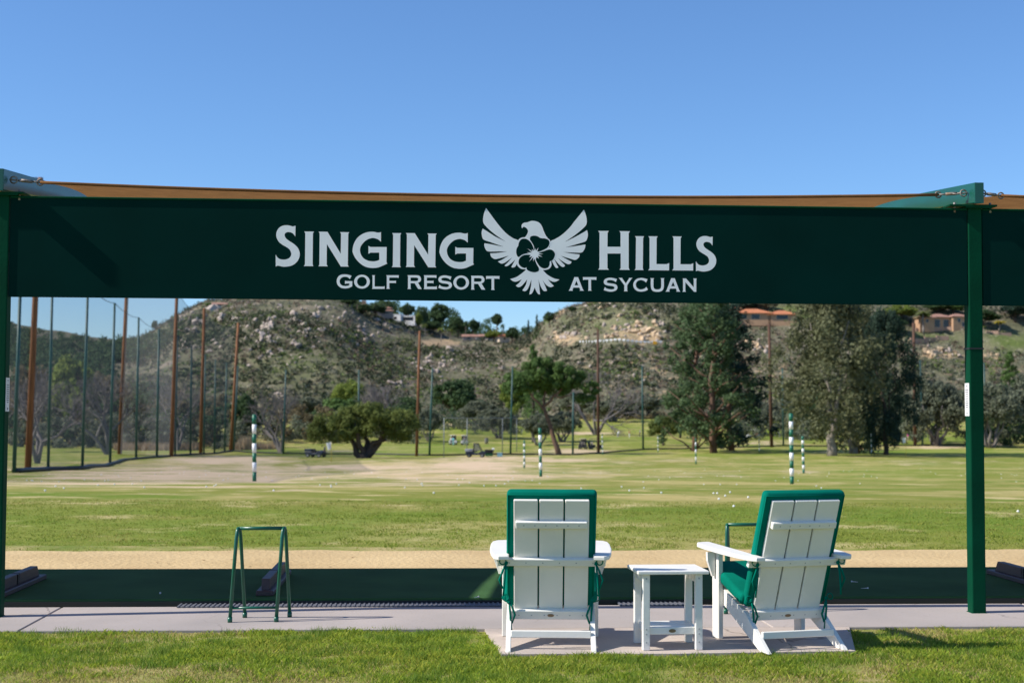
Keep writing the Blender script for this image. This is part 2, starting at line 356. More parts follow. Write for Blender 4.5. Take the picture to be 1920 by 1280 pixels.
# concrete walk, pad, sand strip -----------------------------------------
concrete = mat('walk_concrete', (.43, .375, .345), .85, (.32, .285, .265), .9, 10, contrast=(.3, .72), bump=.25, bscale=90, bdist=.004)
concrete_pad = mat('pad_concrete', (.52, .435, .375), .85, (.40, .34, .30), 1.6, 9, bump=.2, bscale=90, bdist=.004)
def add_cracks(m, sc, col):
    t = m.node_tree; N = t.nodes; L = t.links; b = N['Principled BSDF']; src = b.inputs['Base Color'].links[0].from_socket
    ge = N.new('ShaderNodeNewGeometry'); nz = N.new('ShaderNodeTexNoise'); nz.inputs['Scale'].default_value = 2.2; nz.inputs['Detail'].default_value = 6; L.new(ge.outputs['Position'], nz.inputs['Vector'])
    vm = N.new('ShaderNodeVectorMath'); vm.operation = 'MULTIPLY_ADD'; L.new(nz.outputs['Color'], vm.inputs[0]); vm.inputs[1].default_value = (.5, .5, .5); L.new(ge.outputs['Position'], vm.inputs[2])
    vo = N.new('ShaderNodeTexVoronoi'); vo.feature = 'DISTANCE_TO_EDGE'; vo.inputs['Scale'].default_value = sc; L.new(vm.outputs[0], vo.inputs['Vector'])
    mr = N.new('ShaderNodeMapRange'); mr.inputs[1].default_value = .0; mr.inputs[2].default_value = .006; mr.inputs[3].default_value = .75; mr.inputs[4].default_value = 0; L.new(vo.outputs['Distance'], mr.inputs[0])
    n2 = N.new('ShaderNodeTexNoise'); n2.inputs['Scale'].default_value = .6; L.new(ge.outputs['Position'], n2.inputs['Vector']); m2 = N.new('ShaderNodeMapRange'); m2.inputs[1].default_value = .48; m2.inputs[2].default_value = .56; L.new(n2.outputs['Fac'], m2.inputs[0])
    mu = N.new('ShaderNodeMath'); mu.operation = 'MULTIPLY'; L.new(mr.outputs[0], mu.inputs[0]); L.new(m2.outputs[0], mu.inputs[1])
    mx = N.new('ShaderNodeMix'); mx.data_type = 'RGBA'; L.new(mu.outputs[0], mx.inputs['Factor']); L.new(src, mx.inputs['A']); mx.inputs['B'].default_value = (*col, 1)
    n3 = N.new('ShaderNodeTexNoise'); n3.inputs['Scale'].default_value = 55; n3.inputs['Detail'].default_value = 2; L.new(ge.outputs['Position'], n3.inputs['Vector']); m3 = N.new('ShaderNodeMapRange'); m3.inputs[1].default_value = .62; m3.inputs[2].default_value = .72; m3.inputs[4].default_value = .45; L.new(n3.outputs['Fac'], m3.inputs[0])
    mx3 = N.new('ShaderNodeMix'); mx3.data_type = 'RGBA'; L.new(m3.outputs[0], mx3.inputs['Factor']); L.new(mx.outputs['Result'], mx3.inputs['A']); mx3.inputs['B'].default_value = (.22, .18, .15, 1)
    L.new(mx3.outputs['Result'], b.inputs['Base Color'])
add_cracks(concrete, .55, (.12, .10, .09)); add_cracks(concrete_pad, .45, (.15, .12, .10))
wa = tee_of(flat(300, 1184))[1]; wb = tee_of(flat(1800, 1177))[1]
T_W0 = (wa + wb) / 2
def tee_obj(name, build, m, struct=True, label=None, cat=None):
    b = MB(); build(b); o = b.build(name, m); o.location = O; o.rotation_euler = (0, 0, TEE)
    if struct: structure(o)
    return o
# walk: slabs between joints are pieces of the walkway
walk = bpy.data.objects.new('walkway', None); C.objects.link(walk); walk.location = O; walk.rotation_euler = (0, 0, TEE); structure(walk)
joints = [-14, -10.6, -7.3, -3.1, .35, 3.62, 5.4, 7.62, 10.9, 14.6, 19]
for a, b_ in zip(joints, joints[1:]):
    q = MB(); q.box(((a + b_) / 2, (T_W0 + .52) / 2, -.04), (b_ - a - .012, .52 - T_W0, .11), bev=.006); q.build('slab', concrete, walk)
sand = mat('sand', (.60, .455, .25), .95, (.48, .35, .185), .9, 10, bump=.6, bscale=18, bdist=.03, contrast=(.3, .7), spec=.05)
b = MB(); n = 260; ss = np.linspace(-16, 24, n)
far = 4.85 + .15 * np.array([float(fbm(s * 1.1, 3.3, 4)) for s in ss]) + .08 * np.array([float(fbm(s * 5, 8.1, 3)) for s in ss])
vs0 = [b.bm.verts.new((s, 2.3, .005)) for s in ss]; vs1 = [b.bm.verts.new((s, f, .005)) for s, f in zip(ss, far)]
for k in range(n - 1): b.bm.faces.new((vs0[k], vs0[k + 1], vs1[k + 1], vs1[k]))
o = b.build('sand_strip', sand); o.location = O; o.rotation_euler = (0, 0, TEE); structure(o)
# pad below the chairs
pad = [flat(908, 1180), flat(940, 1229), flat(1270, 1228), flat(1604, 1223), flat(1592, 1176)]
b = MB(); n = len(pad); lo = [b.bm.verts.new((p.x, p.y, -.05)) for p in pad]; hi = [b.bm.verts.new((p.x, p.y, .011)) for p in pad]
b.bm.faces.new(hi)
for k in range(n): b.bm.faces.new((lo[k], lo[(k + 1) % n], hi[(k + 1) % n], hi[k]))
structure(b.build('concrete_pad', concrete_pad))

# tee mat and its ribbed rubber edge
mat_green = mat('tee_turf_mat', (.055, .125, .046), .95, (.04, .092, .035), 1.4, 5, bump=.5, bscale=220, bdist=.006, spec=.05)
MT0, MT1 = .66, 2.72
tm = thing('tee_mat', 'long dark green artificial turf mat behind the concrete walk', 'mat', O, TEE)
b = MB(); b.box((4, (MT0 + MT1) / 2, .02), (34, MT1 - MT0, .07), bev=.012, seg=2); b.build('turf', mat_green, tm)
b = MB(); b.box((4, MT0 - .012, .012), (34, .02, .05)); b.build('edge_strip', black, tm)
rub = mat('rubber_tile', (.10, .10, .115), .6, (.14, .14, .15), 20, 3)
for (sa, sb) in [(1.2, 3.72), (4.5, 5.02)]:
    rm = thing('rubber_grid_mat', 'ribbed grey rubber strip showing under the turf mat, ' + ('left of the left chair' if sa < 2 else 'behind the side table'), 'mat', tee(sa, .53, .016), TEE)
    b = MB(); b.box(((sb - sa) / 2, 0, .003), (sb - sa, .15, .006)); b.build('base_sheet', rub, rm)
    b = MB()
    for k in range(int((sb - sa) / .036)):
        b.box((k * .036 + .01, 0, .008), (.013, .165, .008))
    b.build('ribs', mat('rubber_rib', (.13, .13, .14), .6), rm)['kind'] = 'stuff'
# ------------------------------------------------------------------ canopy posts, banners, shade sails
BAN0, BAN1, BEAMZ = 2.275, 2.985, 3.03
def canopy_post(s, label, strap):
    t = thing('canopy_post', label, 'post', tee(s, PW / 2), TEE, 'green canopy posts')
    b = MB(); b.box((0, 0, BAN1 / 2 + .01), (PW, PW, BAN1 + .02), bev=.008, seg=2); b.build('column', green_paint, t)
    b = MB(); b.box((0, 0, .012), (PW + .012, PW + .012, .012), bev=.003); b.build('base_weld', green_paint, t)
    b = MB(); b.box((-.02, .05, BAN1 + .03), (.36, .26, .014), bev=.002); b.box((.02, .0, BAN1 + .018), (.20, .155, .012)); b.build('head_plate', green_paint, t)
    for sx in (-.15, .12):
        b = MB(); b.tube([(sx, -.04, BAN1 - .02), (sx, -.04, BAN1 + .055)], .009, 6); b.build('bolt', rust, t)
    # cantilever beam: front end lengthened to shadow the banner, rising to the rear
    b = MB(); L_ = 2.85; r = math.atan2(.30, L_)
    b.prism([(-.14, BAN1 + .037), (L_, BAN1 + .337), (L_, BAN1 + .44), (-.14, BAN1 + .19)], 'x', -.036, .036, bev=.006); b.build('beam', beam_paint, t)
    if strap:
        b = MB(); b.box((0, 0, 1.955), (PW + .006, PW + .006, .012)); b.build('strap', black, t)
    return t
canopy_post(0, 'dark green square canopy post at the left edge carrying the banner', False)
canopy_post(S1, 'green square canopy post at the right end of the lettered banner', True)
canopy_post(-S1, 'canopy post out of view to the left', False) if False else None

def banner(s0, s1, label):
    t = thing('banner', label, 'banner', O, TEE)
    b = MB(); b.box(((s0 + s1) / 2, .024, (BAN0 + BAN1) / 2), (s1 - s0, .03, BAN1 - BAN0), bev=.002); b.build('panel', banner_green, t)
    b = MB(); b.box(((s0 + s1) / 2, .014, BAN1 + .004), (s1 - s0, .028, .014), bev=.004); b.build('top_bar', green_paint, t)
    return t
EDGE = PW / 2 + .006
ban = banner(EDGE, S1 - EDGE, 'long dark green banner lettered SINGING HILLS GOLF RESORT AT SYCUAN with white eagle')
banner(S1 + EDGE, 2 * S1 - EDGE, 'plain dark green banner cut off at the right edge beyond the post')

BF = .009                                    # banner front face, t
def to_ban(x, y):
    """photo pixel -> (s, h) on the front face of the banner"""
    d = ray(x, y); q = tee(0, BF); k = (q - CAM).dot(et) / d.dot(et); p = CAM + d * k
    return (p - O).dot(es), p.z
def smooth_loop(pts, n=5):
    """pts (x, y) are smooth, (x, y, 1) are corners; Catmull-Rom through the smooth runs"""
    out = []; N = len(pts)
    for i in range(N):
        p1 = pts[i]; p2 = pts[(i + 1) % N]; c1 = len(p1) > 2; c2 = len(p2) > 2
        a = np.array(p1[:2], float); b = np.array(p2[:2], float)
        if c1 and c2: out.append(tuple(a)); continue
        p0 = a if c1 else np.array(pts[i - 1][:2], float); p3 = b if c2 else np.array(pts[(i + 2) % N][:2], float)
        for k in range(n):
            u = k / n
            out.append(tuple(.5 * (2 * a + (b - p0) * u + (2 * p0 - 5 * a + 4 * b - p3) * u * u + (3 * a - p0 - 3 * b + p3) * u ** 3)))
    return out
def sheet(name, loops, layer, m, parent):
    """loops in photo pixels (first outer, rest holes) -> flat print on the banner"""
    cu = bpy.data.curves.new(name, 'CURVE'); cu.dimensions = '2D'; cu.fill_mode = 'BOTH'
    for lp in loops:
        sp = cu.splines.new('POLY'); sp.points.add(len(lp) - 1); sp.use_cyclic_u = True
        for q, (x, y) in zip(sp.points, lp):
            s, h = to_ban(x, y); q.co = (s, h, 0, 1)
    tmp = bpy.data.objects.new('tmp', cu); C.objects.link(tmp)
    dg = bpy.context.evaluated_depsgraph_get(); me = bpy.data.meshes.new_from_object(tmp.evaluated_get(dg))
    bpy.data.objects.remove(tmp); bpy.data.curves.remove(cu)
    for v in me.vertices: v.co = Vector((v.co.x, BF - .0006 * layer, v.co.y))
    me.materials.clear(); me.name = name
    return link(name, me, parent, m)
k_ = 1
def Z(scale, ox, oy, pts): return [(ox + p[0] / scale, oy + p[1] / scale) + tuple(p[2:]) for p in pts]
def fit(pts, box):
    xs_ = [p[0] for p in pts]; ys_ = [p[1] for p in pts]; x0, x1, y0, y1 = min(xs_), max(xs_), min(ys_), max(ys_)
    return [(box[0] + (p[0] - x0) / (x1 - x0) * (box[1] - box[0]), box[2] + (p[1] - y0) / (y1 - y0) * (box[3] - box[2])) + tuple(p[2:]) for p in pts]
def cn(pts): return [(x, y, 1) for x, y in pts]
GL = {}
GL['S'] = [[(462, 112, 1), (458, 285, 1), (430, 245), (395, 222), (350, 213), (310, 222), (288, 250), (290, 280), (310, 315), (360, 355), (430, 400), (490, 455), (520, 510), (530, 570), (515, 640), (470, 705), (400, 750), (300, 768), (230, 762), (190, 752), (165, 754), (145, 766, 1), (143, 575, 1), (170, 615), (210, 645), (270, 655), (330, 645), (375, 615), (393, 570), (385, 525), (360, 485), (310, 450), (250, 415), (200, 375), (165, 320), (152, 260), (165, 195), (205, 140), (260, 112), (330, 104), (385, 115), (415, 124), (440, 120)]]
GL['I'] = [cn([(602, 205), (757, 207), (740, 235), (735, 735), (748, 760), (592, 758), (612, 735), (618, 235)])]
GL['N'] = [cn([(832, 208), (975, 210), (1190, 560), (1195, 240), (1178, 215), (1330, 217), (1312, 240), (1305, 745), (1322, 767), (1192, 766), (965, 405), (962, 735), (980, 762), (828, 760), (843, 738), (848, 235)])]
GL['G'] = [[(1510, 230, 1), (1510, 385, 1), (1470, 350), (1420, 330), (1375, 325), (1300, 345), (1235, 395), (1190, 460), (1178, 520), (1195, 590), (1240, 650), (1310, 685), (1390, 695), (1440, 688), (1483, 672, 1), (1483, 556, 1), (1345, 556, 1), (1312, 575, 1), (1312, 450, 1), (1345, 467, 1), (1600, 468, 1), (1597, 715, 1), (1612, 730, 1), (1540, 762), (1470, 790), (1385, 800), (1280, 785), (1190, 735), (1110, 650), (1065, 560), (1062, 500), (1080, 420), (1130, 330), (1210, 265), (1300, 232), (1390, 226), (1450, 238), (1485, 238)]]
GL['H'] = [cn([(443, 143), (568, 143), (553, 165), (551, 327), (703, 327), (703, 165), (690, 145), (812, 147), (798, 170), (798, 572), (810, 595), (690, 594), (705, 575), (705, 405), (551, 405), (551, 572), (568, 593), (443, 592), (458, 572), (459, 165)])]
GL['L'] = [cn([(1027, 205), (1133, 206), (1121, 228), (1119, 527), (1235, 528), (1265, 515), (1264, 600), (1025, 598), (1040, 578), (1040, 228)])]
ell = lambda cx, cy, rx, ry: [(cx + rx * math.cos(a), cy + ry * math.sin(a)) for a in np.linspace(0, 2 * math.pi, 24, endpoint=False)]
SM = {}
SM['O'] = [ell(.5, .5, .5, .5), ell(.5, .5, .31, .345)]
SM['G'] = [[(1358, 912, 1), (1330, 965, 1), (1300, 940), (1255, 928), (1205, 940), (1175, 970), (1168, 1005), (1180, 1045), (1215, 1070), (1260, 1076), (1300, 1070), (1322, 1060, 1), (1322, 1036, 1), (1275, 1036, 1), (1252, 1045, 1), (1252, 990, 1), (1275, 996, 1), (1370, 998, 1), (1368, 1082, 1), (1320, 1105), (1260, 1115), (1190, 1105), (1140, 1065), (1120, 1010), (1130, 950), (1170, 905), (1235, 890), (1300, 895)]]
SM['L'] = [cn([(0, 0), (.25, 0), (.21, .07), (.21, .83), (.93, .83), (1, .79), (1, 1), (0, 1), (.04, .93), (.04, .07)])]
SM['F'] = [cn([(0, 0), (1, 0), (.98, .21), (.9, .17), (.25, .17), (.25, .41), (.72, .41), (.77, .38), (.77, .6), (.72, .57), (.25, .57), (.25, .93), (.3, 1), (0, 1), (.05, .93), (.05, .07)])]
SM['R'] = [[(0, 0, 1), (.65, 0), (.85, .06), (.95, .25), (.9, .45), (.74, .55, 1), (1, 1, 1), (.76, 1, 1), (.72, .95, 1), (.5, .58, 1), (.22, .58, 1), (.22, .93, 1), (.27, 1, 1), (0, 1, 1), (.04, .93, 1), (.04, .07, 1)], [(.22, .17, 1), (.62, .17), (.73, .22), (.75, .3), (.72, .38), (.62, .42), (.22, .42, 1)]]
SM['E'] = [cn([(0, 0), (.97, 0), (.95, .22), (.88, .17), (.24, .17), (.24, .4), (.68, .4), (.74, .36), (.74, .6), (.68, .56), (.24, .56), (.24, .82), (.9, .82), (.98, .77), (1, 1), (0, 1), (.04, .93), (.04, .07)])]
SM['S'] = [[(1250, 925, 1), (1232, 978, 1), (1200, 955), (1150, 943), (1105, 948), (1088, 965), (1100, 985), (1150, 995), (1210, 1005), (1245, 1025), (1258, 1065), (1240, 1105), (1190, 1127), (1130, 1130), (1080, 1118), (1040, 1105, 1), (1058, 1055, 1), (1090, 1080), (1150, 1093), (1195, 1088), (1210, 1070), (1200, 1050), (1160, 1038), (1100, 1030), (1055, 1010), (1040, 970), (1058, 930), (1105, 908), (1160, 905), (1215, 916)]]
SM['T'] = [cn([(0, 0), (1, 0), (.98, .24), (.92, .19), (.6, .19), (.6, .93), (.65, 1), (.37, 1), (.41, .93), (.41, .19), (.08, .19), (.02, .24)])]
SM['A'] = [cn([(.38, 0), (.62, 0), (.93, .9), (1, 1), (.72, 1), (.76, .92), (.70, .77), (.32, .77), (.25, .92), (.29, 1), (0, 1), (.07, .9)]), cn([(.51, .27), (.63, .60), (.39, .60)])]
SM['Y'] = [cn([(0, 0), (.27, 0), (.27, .05), (.52, .40), (.74, .06), (.74, 0), (1, 0), (.93, .06), (.62, .55), (.62, .93), (.66, 1), (.37, 1), (.41, .93), (.41, .55), (.07, .06)])]
SM['C'] = [[(1018, 702, 1), (1000, 742, 1), (975, 722), (940, 712), (905, 722), (885, 745), (882, 768), (890, 795), (915, 815), (945, 820), (980, 810), (1003, 790, 1), (1022, 822, 1), (990, 838), (945, 845), (900, 838), (865, 812), (850, 770), (862, 728), (895, 698), (945, 688), (985, 694)]]
SM['U'] = [[(0, 0, 1), (.28, 0, 1), (.23, .07, 1), (.23, .6), (.30, .78), (.5, .84), (.70, .78), (.77, .6), (.77, .07, 1), (.73, 0, 1), (1, 0, 1), (.96, .07, 1), (.96, .6), (.88, .88), (.68, 1), (.33, 1), (.12, .88), (.04, .6), (.04, .07, 1)]]
SM['N'] = [cn([(0, 0), (.25, 0), (.78, .66), (.78, .07), (.73, 0), (1, 0), (.96, .07), (.96, 1), (.80, 1), (.2, .28), (.2, .93), (.25, 1), (0, 1), (.04, .93), (.04, .07)])]
def glyph(table, ch, box):
    L0 = table[ch]; allp = [p for l in L0 for p in l]
    xs_ = [p[0] for p in L0[0]]; ys_ = [p[1] for p in L0[0]]; x0, x1, y0, y1 = min(xs_), max(xs_), min(ys_), max(ys_)
    loops = []
    for l in L0:
        q = [(box[0] + (p[0] - x0) / (x1 - x0) * (box[1] - box[0]), box[2] + (p[1] - y0) / (y1 - y0) * (box[3] - box[2])) + tuple(p[2:]) for p in l]
        loops.append(smooth_loop(q))
    sheet('letter', loops, 1, banner_print, ban)
for ch, bx in [('S', (516.8, 562, 422.3, 500)), ('I', (569.4, 588.7, 434, 499)), ('N', (597, 655, 434.4, 499.9)), ('G', (661.2, 726.4, 434.6, 502.4)), ('I', (734.3, 752.4, 437, 501)), ('N', (760.6, 819, 437, 501.3)), ('G', (824.2, 889, 436.4, 503.8)),
               ('H', (1121.5, 1181.1, 433, 506)), ('I', (1189.7, 1207.7, 442.8, 506.4)), ('L', (1215.5, 1254.7, 443, 506.9)), ('L', (1260.4, 1299.8, 443.2, 507.2)), ('S', (1304.8, 1343, 442.5, 509))]:
    glyph(GL, ch, bx)
for ch, bx in [('G', (631.3, 660.6, 514.3, 540.7)), ('O', (663.9, 693.4, 515, 541)), ('L', (697.5, 721.1, 516, 541.5)), ('F', (724, 747.8, 516, 541.5)), ('R', (763.9, 790.8, 516, 541.8)), ('E', (794.4, 819.3, 516, 542)), ('S', (821.9, 847.4, 516.3, 542.4)), ('O', (850, 879.3, 516.5, 542.8)), ('R', (882.8, 909.8, 517, 543)), ('T', (911.1, 936.7, 517.5, 543.5)),
               ('A', (1066.1, 1094.9, 519.5, 545)), ('T', (1092.8, 1118.5, 519.5, 545)), ('S', (1132, 1157.8, 520.7, 546.7)), ('Y', (1159.8, 1186, 521, 546)), ('C', (1187.2, 1215, 521, 546.7)), ('U', (1219.2, 1245.8, 521.5, 546.7)), ('A', (1247.8, 1275.7, 521.5, 546.7)), ('N', (1279.6, 1306.7, 522, 547))]:
    glyph(SM, ch, bx)
ZE = lambda pts: smooth_loop(Z(7.316, 895, 385, pts))
# eagle emblem: wings, head, tail, white flower ground, dark petals, white stamens
lw = [(120, 38, 1), (180, 120), (250, 215), (330, 315), (410, 395), (490, 450), (560, 482), (600, 560), (590, 680), (560, 750), (545, 800, 1), (520, 840), (485, 853), (465, 845, 1), (490, 800), (522, 742, 1), (470, 790), (420, 828), (385, 835), (375, 822, 1), (420, 780), (478, 715, 1), (430, 750), (370, 790), (325, 798), (282, 770, 1), (340, 745), (432, 688, 1), (370, 708), (290, 730), (235, 735), (190, 705), (175, 658, 1), (280, 652), (412, 632, 1), (300, 632), (150, 632), (110, 595), (95, 550), (97, 520, 1), (180, 532), (270, 550), (365, 566, 1), (280, 540), (180, 505), (85, 468), (62, 410), (60, 360), (74, 320, 1), (140, 360), (250, 430), (390, 497, 1), (300, 440), (200, 365), (120, 290), (82, 235), (80, 170), (95, 100)]
rw = [(1462, 60, 1), (1485, 120), (1500, 190), (1495, 262), (1440, 325), (1330, 415), (1195, 505, 1), (1310, 450), (1430, 385), (1505, 340, 1), (1517, 400), (1505, 460), (1480, 495), (1390, 525), (1210, 577, 1), (1320, 562), (1482, 537, 1), (1478, 580), (1455, 625), (1425, 648), (1330, 648), (1180, 640, 1), (1290, 660), (1402, 673, 1), (1395, 710), (1345, 748), (1270, 730), (1145, 692, 1), (1220, 735), (1292, 772, 1), (1280, 798), (1240, 806), (1180, 775), (1105, 722, 1), (1150, 770), (1202, 822, 1), (1190, 842), (1160, 842), (1115, 805), (1055, 735, 1), (1080, 790), (1112, 850, 1), (1095, 860), (1070, 850), (1040, 800, 1), (1015, 740), (1000, 640), (990, 560), (1008, 492), (1060, 465), (1130, 425), (1200, 370), (1270, 300), (1340, 210), (1410, 125)]
hd = [(615, 318, 1), (606, 290), (612, 262), (640, 240), (690, 232), (740, 214), (800, 218), (850, 240), (885, 285), (910, 350), (940, 415), (965, 450), (960, 520), (850, 560), (720, 540), (650, 440, 1), (680, 400), (695, 355), (680, 320), (650, 298), (628, 298)]
tl = [(665, 885, 1), (600, 940), (530, 985), (450, 1010, 1), (490, 1040), (540, 1045), (608, 1015, 1), (575, 1060), (527, 1100, 1), (560, 1122), (600, 1110), (640, 1070), (683, 1015, 1), (665, 1090), (617, 1165, 1), (650, 1178), (685, 1155), (715, 1095), (742, 1015, 1), (735, 1110), (712, 1220, 1), (740, 1215), (765, 1180), (787, 1125, 1), (810, 1180), (835, 1215), (860, 1222, 1), (850, 1120), (838, 1015, 1), (860, 1090), (890, 1150), (920, 1178), (957, 1170, 1), (925, 1090), (892, 1020, 1), (930, 1075), (970, 1110), (1010, 1122), (1050, 1105, 1), (1005, 1060), (968, 1015, 1), (1030, 1045), (1080, 1045), (1126, 1017, 1), (1050, 1000), (960, 950), (900, 890, 1), (860, 840), (720, 840)]
fl = [(560, 480), (600, 445), (650, 437), (720, 425), (790, 408), (860, 425), (930, 440), (985, 465), (1005, 515), (985, 575), (1040, 600), (1078, 660), (1060, 730), (1015, 770), (1018, 820), (985, 870), (910, 888), (850, 880), (845, 905), (780, 925), (700, 912), (660, 880), (600, 870), (550, 825), (545, 770), (560, 715), (535, 690), (525, 630), (545, 560)]
for nm, pts, ly in [('left_wing', lw, 1), ('right_wing', rw, 1.3), ('eagle_head', hd, 1.6), ('tail', tl, 1.9), ('flower_ground', fl, 2.2)]:
    sheet(nm, [ZE(pts)], ly, banner_print, ban)
P = [[(775, 612), (765, 570), (735, 510), (690, 470), (645, 457), (600, 468), (570, 510), (560, 555), (540, 590), (533, 640), (545, 690), (570, 708), (610, 680), (665, 662), (725, 660), (760, 650)],
     [(785, 612), (775, 560), (745, 505), (722, 470), (730, 430), (780, 416), (825, 425), (870, 450), (930, 455), (980, 480), (990, 525), (965, 575), (920, 605), (850, 635), (815, 632)],
     [(850, 650), (920, 625), (985, 605), (1035, 620), (1065, 665), (1050, 725), (1020, 760), (995, 770), (990, 815), (965, 855), (910, 865), (860, 840), (830, 800), (800, 740), (810, 690)],
     [(785, 740), (815, 810), (843, 860), (840, 900), (785, 918), (720, 905), (680, 880), (672, 850), (650, 860), (600, 840), (566, 795), (575, 735), (610, 695), (660, 678), (720, 680), (760, 700)]]
for pts in P: sheet('petal', [ZE(pts)], 2.6, banner_green, ban)
star = []
tips = [(905, 665), (895, 708), (845, 730), (800, 742), (765, 775), (708, 775), (710, 712), (677, 645), (685, 590), (745, 600), (775, 590), (797, 590), (838, 578), (850, 635)]
c0 = (790, 668)
for a, p in enumerate(tips):
    q = tips[(a + 1) % len(tips)]; star.append((p[0], p[1], 1))
    ma = math.atan2((p[1] + q[1]) / 2 - c0[1], (p[0] + q[0]) / 2 - c0[0]); star.append((c0[0] + 46 * math.cos(ma), c0[1] + 46 * math.sin(ma), 1))
sheet('stamens', [Z(7.316, 895, 385, star) and [(q[0], q[1]) for q in Z(7.316, 895, 385, star)]], 3.0, banner_print, ban)

# shade sails -------------------------------------------------------------
def sail(s0, label):
    t = thing('shade_sail', label, 'shade sail', tee(s0, 0), TEE, 'tan shade sails over the tees')
    nu, nv = 30, 14; b = MB(); vg = []
    c00 = Vector((.24, .10, BAN1 + .125)); c10 = Vector((S1 - .24, .10, BAN1 + .125)); c01 = Vector((.02, 2.70, BAN1 + .33)); c11 = Vector((S1 - .02, 2.70, BAN1 + .33))
    for j in range(nv + 1):
        row = []
        for i_ in range(nu + 1):
            u = i_ / nu; v = j / nv
            p = (c00 * (1 - u) + c10 * u) * (1 - v) + (c01 * (1 - u) + c11 * u) * v
            cu_, cv_ = 4 * u * (1 - u), 4 * v * (1 - v)
            p.y += .12 * cu_ * (1 - v) - .03 * cu_ * v
            p.x += .07 * cv_ * (1 - u) - .07 * cv_ * u
            p.z += -.035 * cu_ - .03 * cu_ * cv_ + .03 * cv_ * (1 - cu_)
            row.append(b.bm.verts.new(p))
        vg.append(row)
    for j in range(nv):
        for i_ in range(nu):
            f = b.bm.faces.new((vg[j][i_], vg[j][i_ + 1], vg[j + 1][i_ + 1], vg[j + 1][i_])); f.smooth = True
    edge = [v.co.copy() for v in vg[0]]; b.build('fabric', sail_mat, t)
    b = MB(); b.tube(edge, .012, 6); b.build('hem', sail_mat, t)
    for c, e in ((c00, Vector((.045, .02, BAN1 + .13))), (c10, Vector((S1 - .045, .02, BAN1 + .13)))):
        d = (e - c); L_ = d.length; d.normalize()
        b = MB(); b.tube([c, c + d * (L_ * .25)], .007, 6); b.tube([c + d * (L_ * .25), c + d * (L_ * .62)], .013, 6); b.tube([c + d * (L_ * .62), e], .007, 6)
        b.torus(c, .022, .006, Matrix.Rotation(R(90), 3, 'X')); b.torus(e - d * .03, .024, .006, Matrix.Rotation(R(90), 3, 'X')); b.torus(e - d * .085, .022, .006, Matrix.Rotation(R(20), 3, 'X'))
        b.build('turnbuckle', rust, t)
sail(0, 'tan fabric shade sail stretched above the lettered banner')
sail(S1, 'tan fabric shade sail just visible beyond the right post')
sail(-S1, 'neighbouring tan shade sail beyond the left post, casting shade on the mat')

# notices on the posts ------------------------------------------------------
def notice(s, face, z0, z1, label):
    t = thing('notice', label, 'notice', tee(s, PW / 2), TEE)
    x = face * (PW / 2 + .003); b = MB(); b.box((x, 0, (z0 + z1) / 2), (.003, .082, z1 - z0)); b.build('sheet', paper, t)
    b = MB(); n = 11; x2 = x + face * .0022
    for k in range(n):
        z = z1 - .02 - (z1 - z0 - .07) * k / n; wd = [.03, .012, .055, .055, .05, .055, .055, .045, .055, .05, .04][k]
        b.box((x2, 0, z), (.0006, wd, .006))
    b.box((x2, 0, z0 + .02), (.0006, .016, .016)); b.build('print', ink, t)['kind'] = 'stuff'
notice(S1, -1, 1.457, 1.70, 'white printed notice on the left face of the right green post')
notice(0, 1, 1.46, 1.70, 'white printed notice on the side of the post at the left edge')

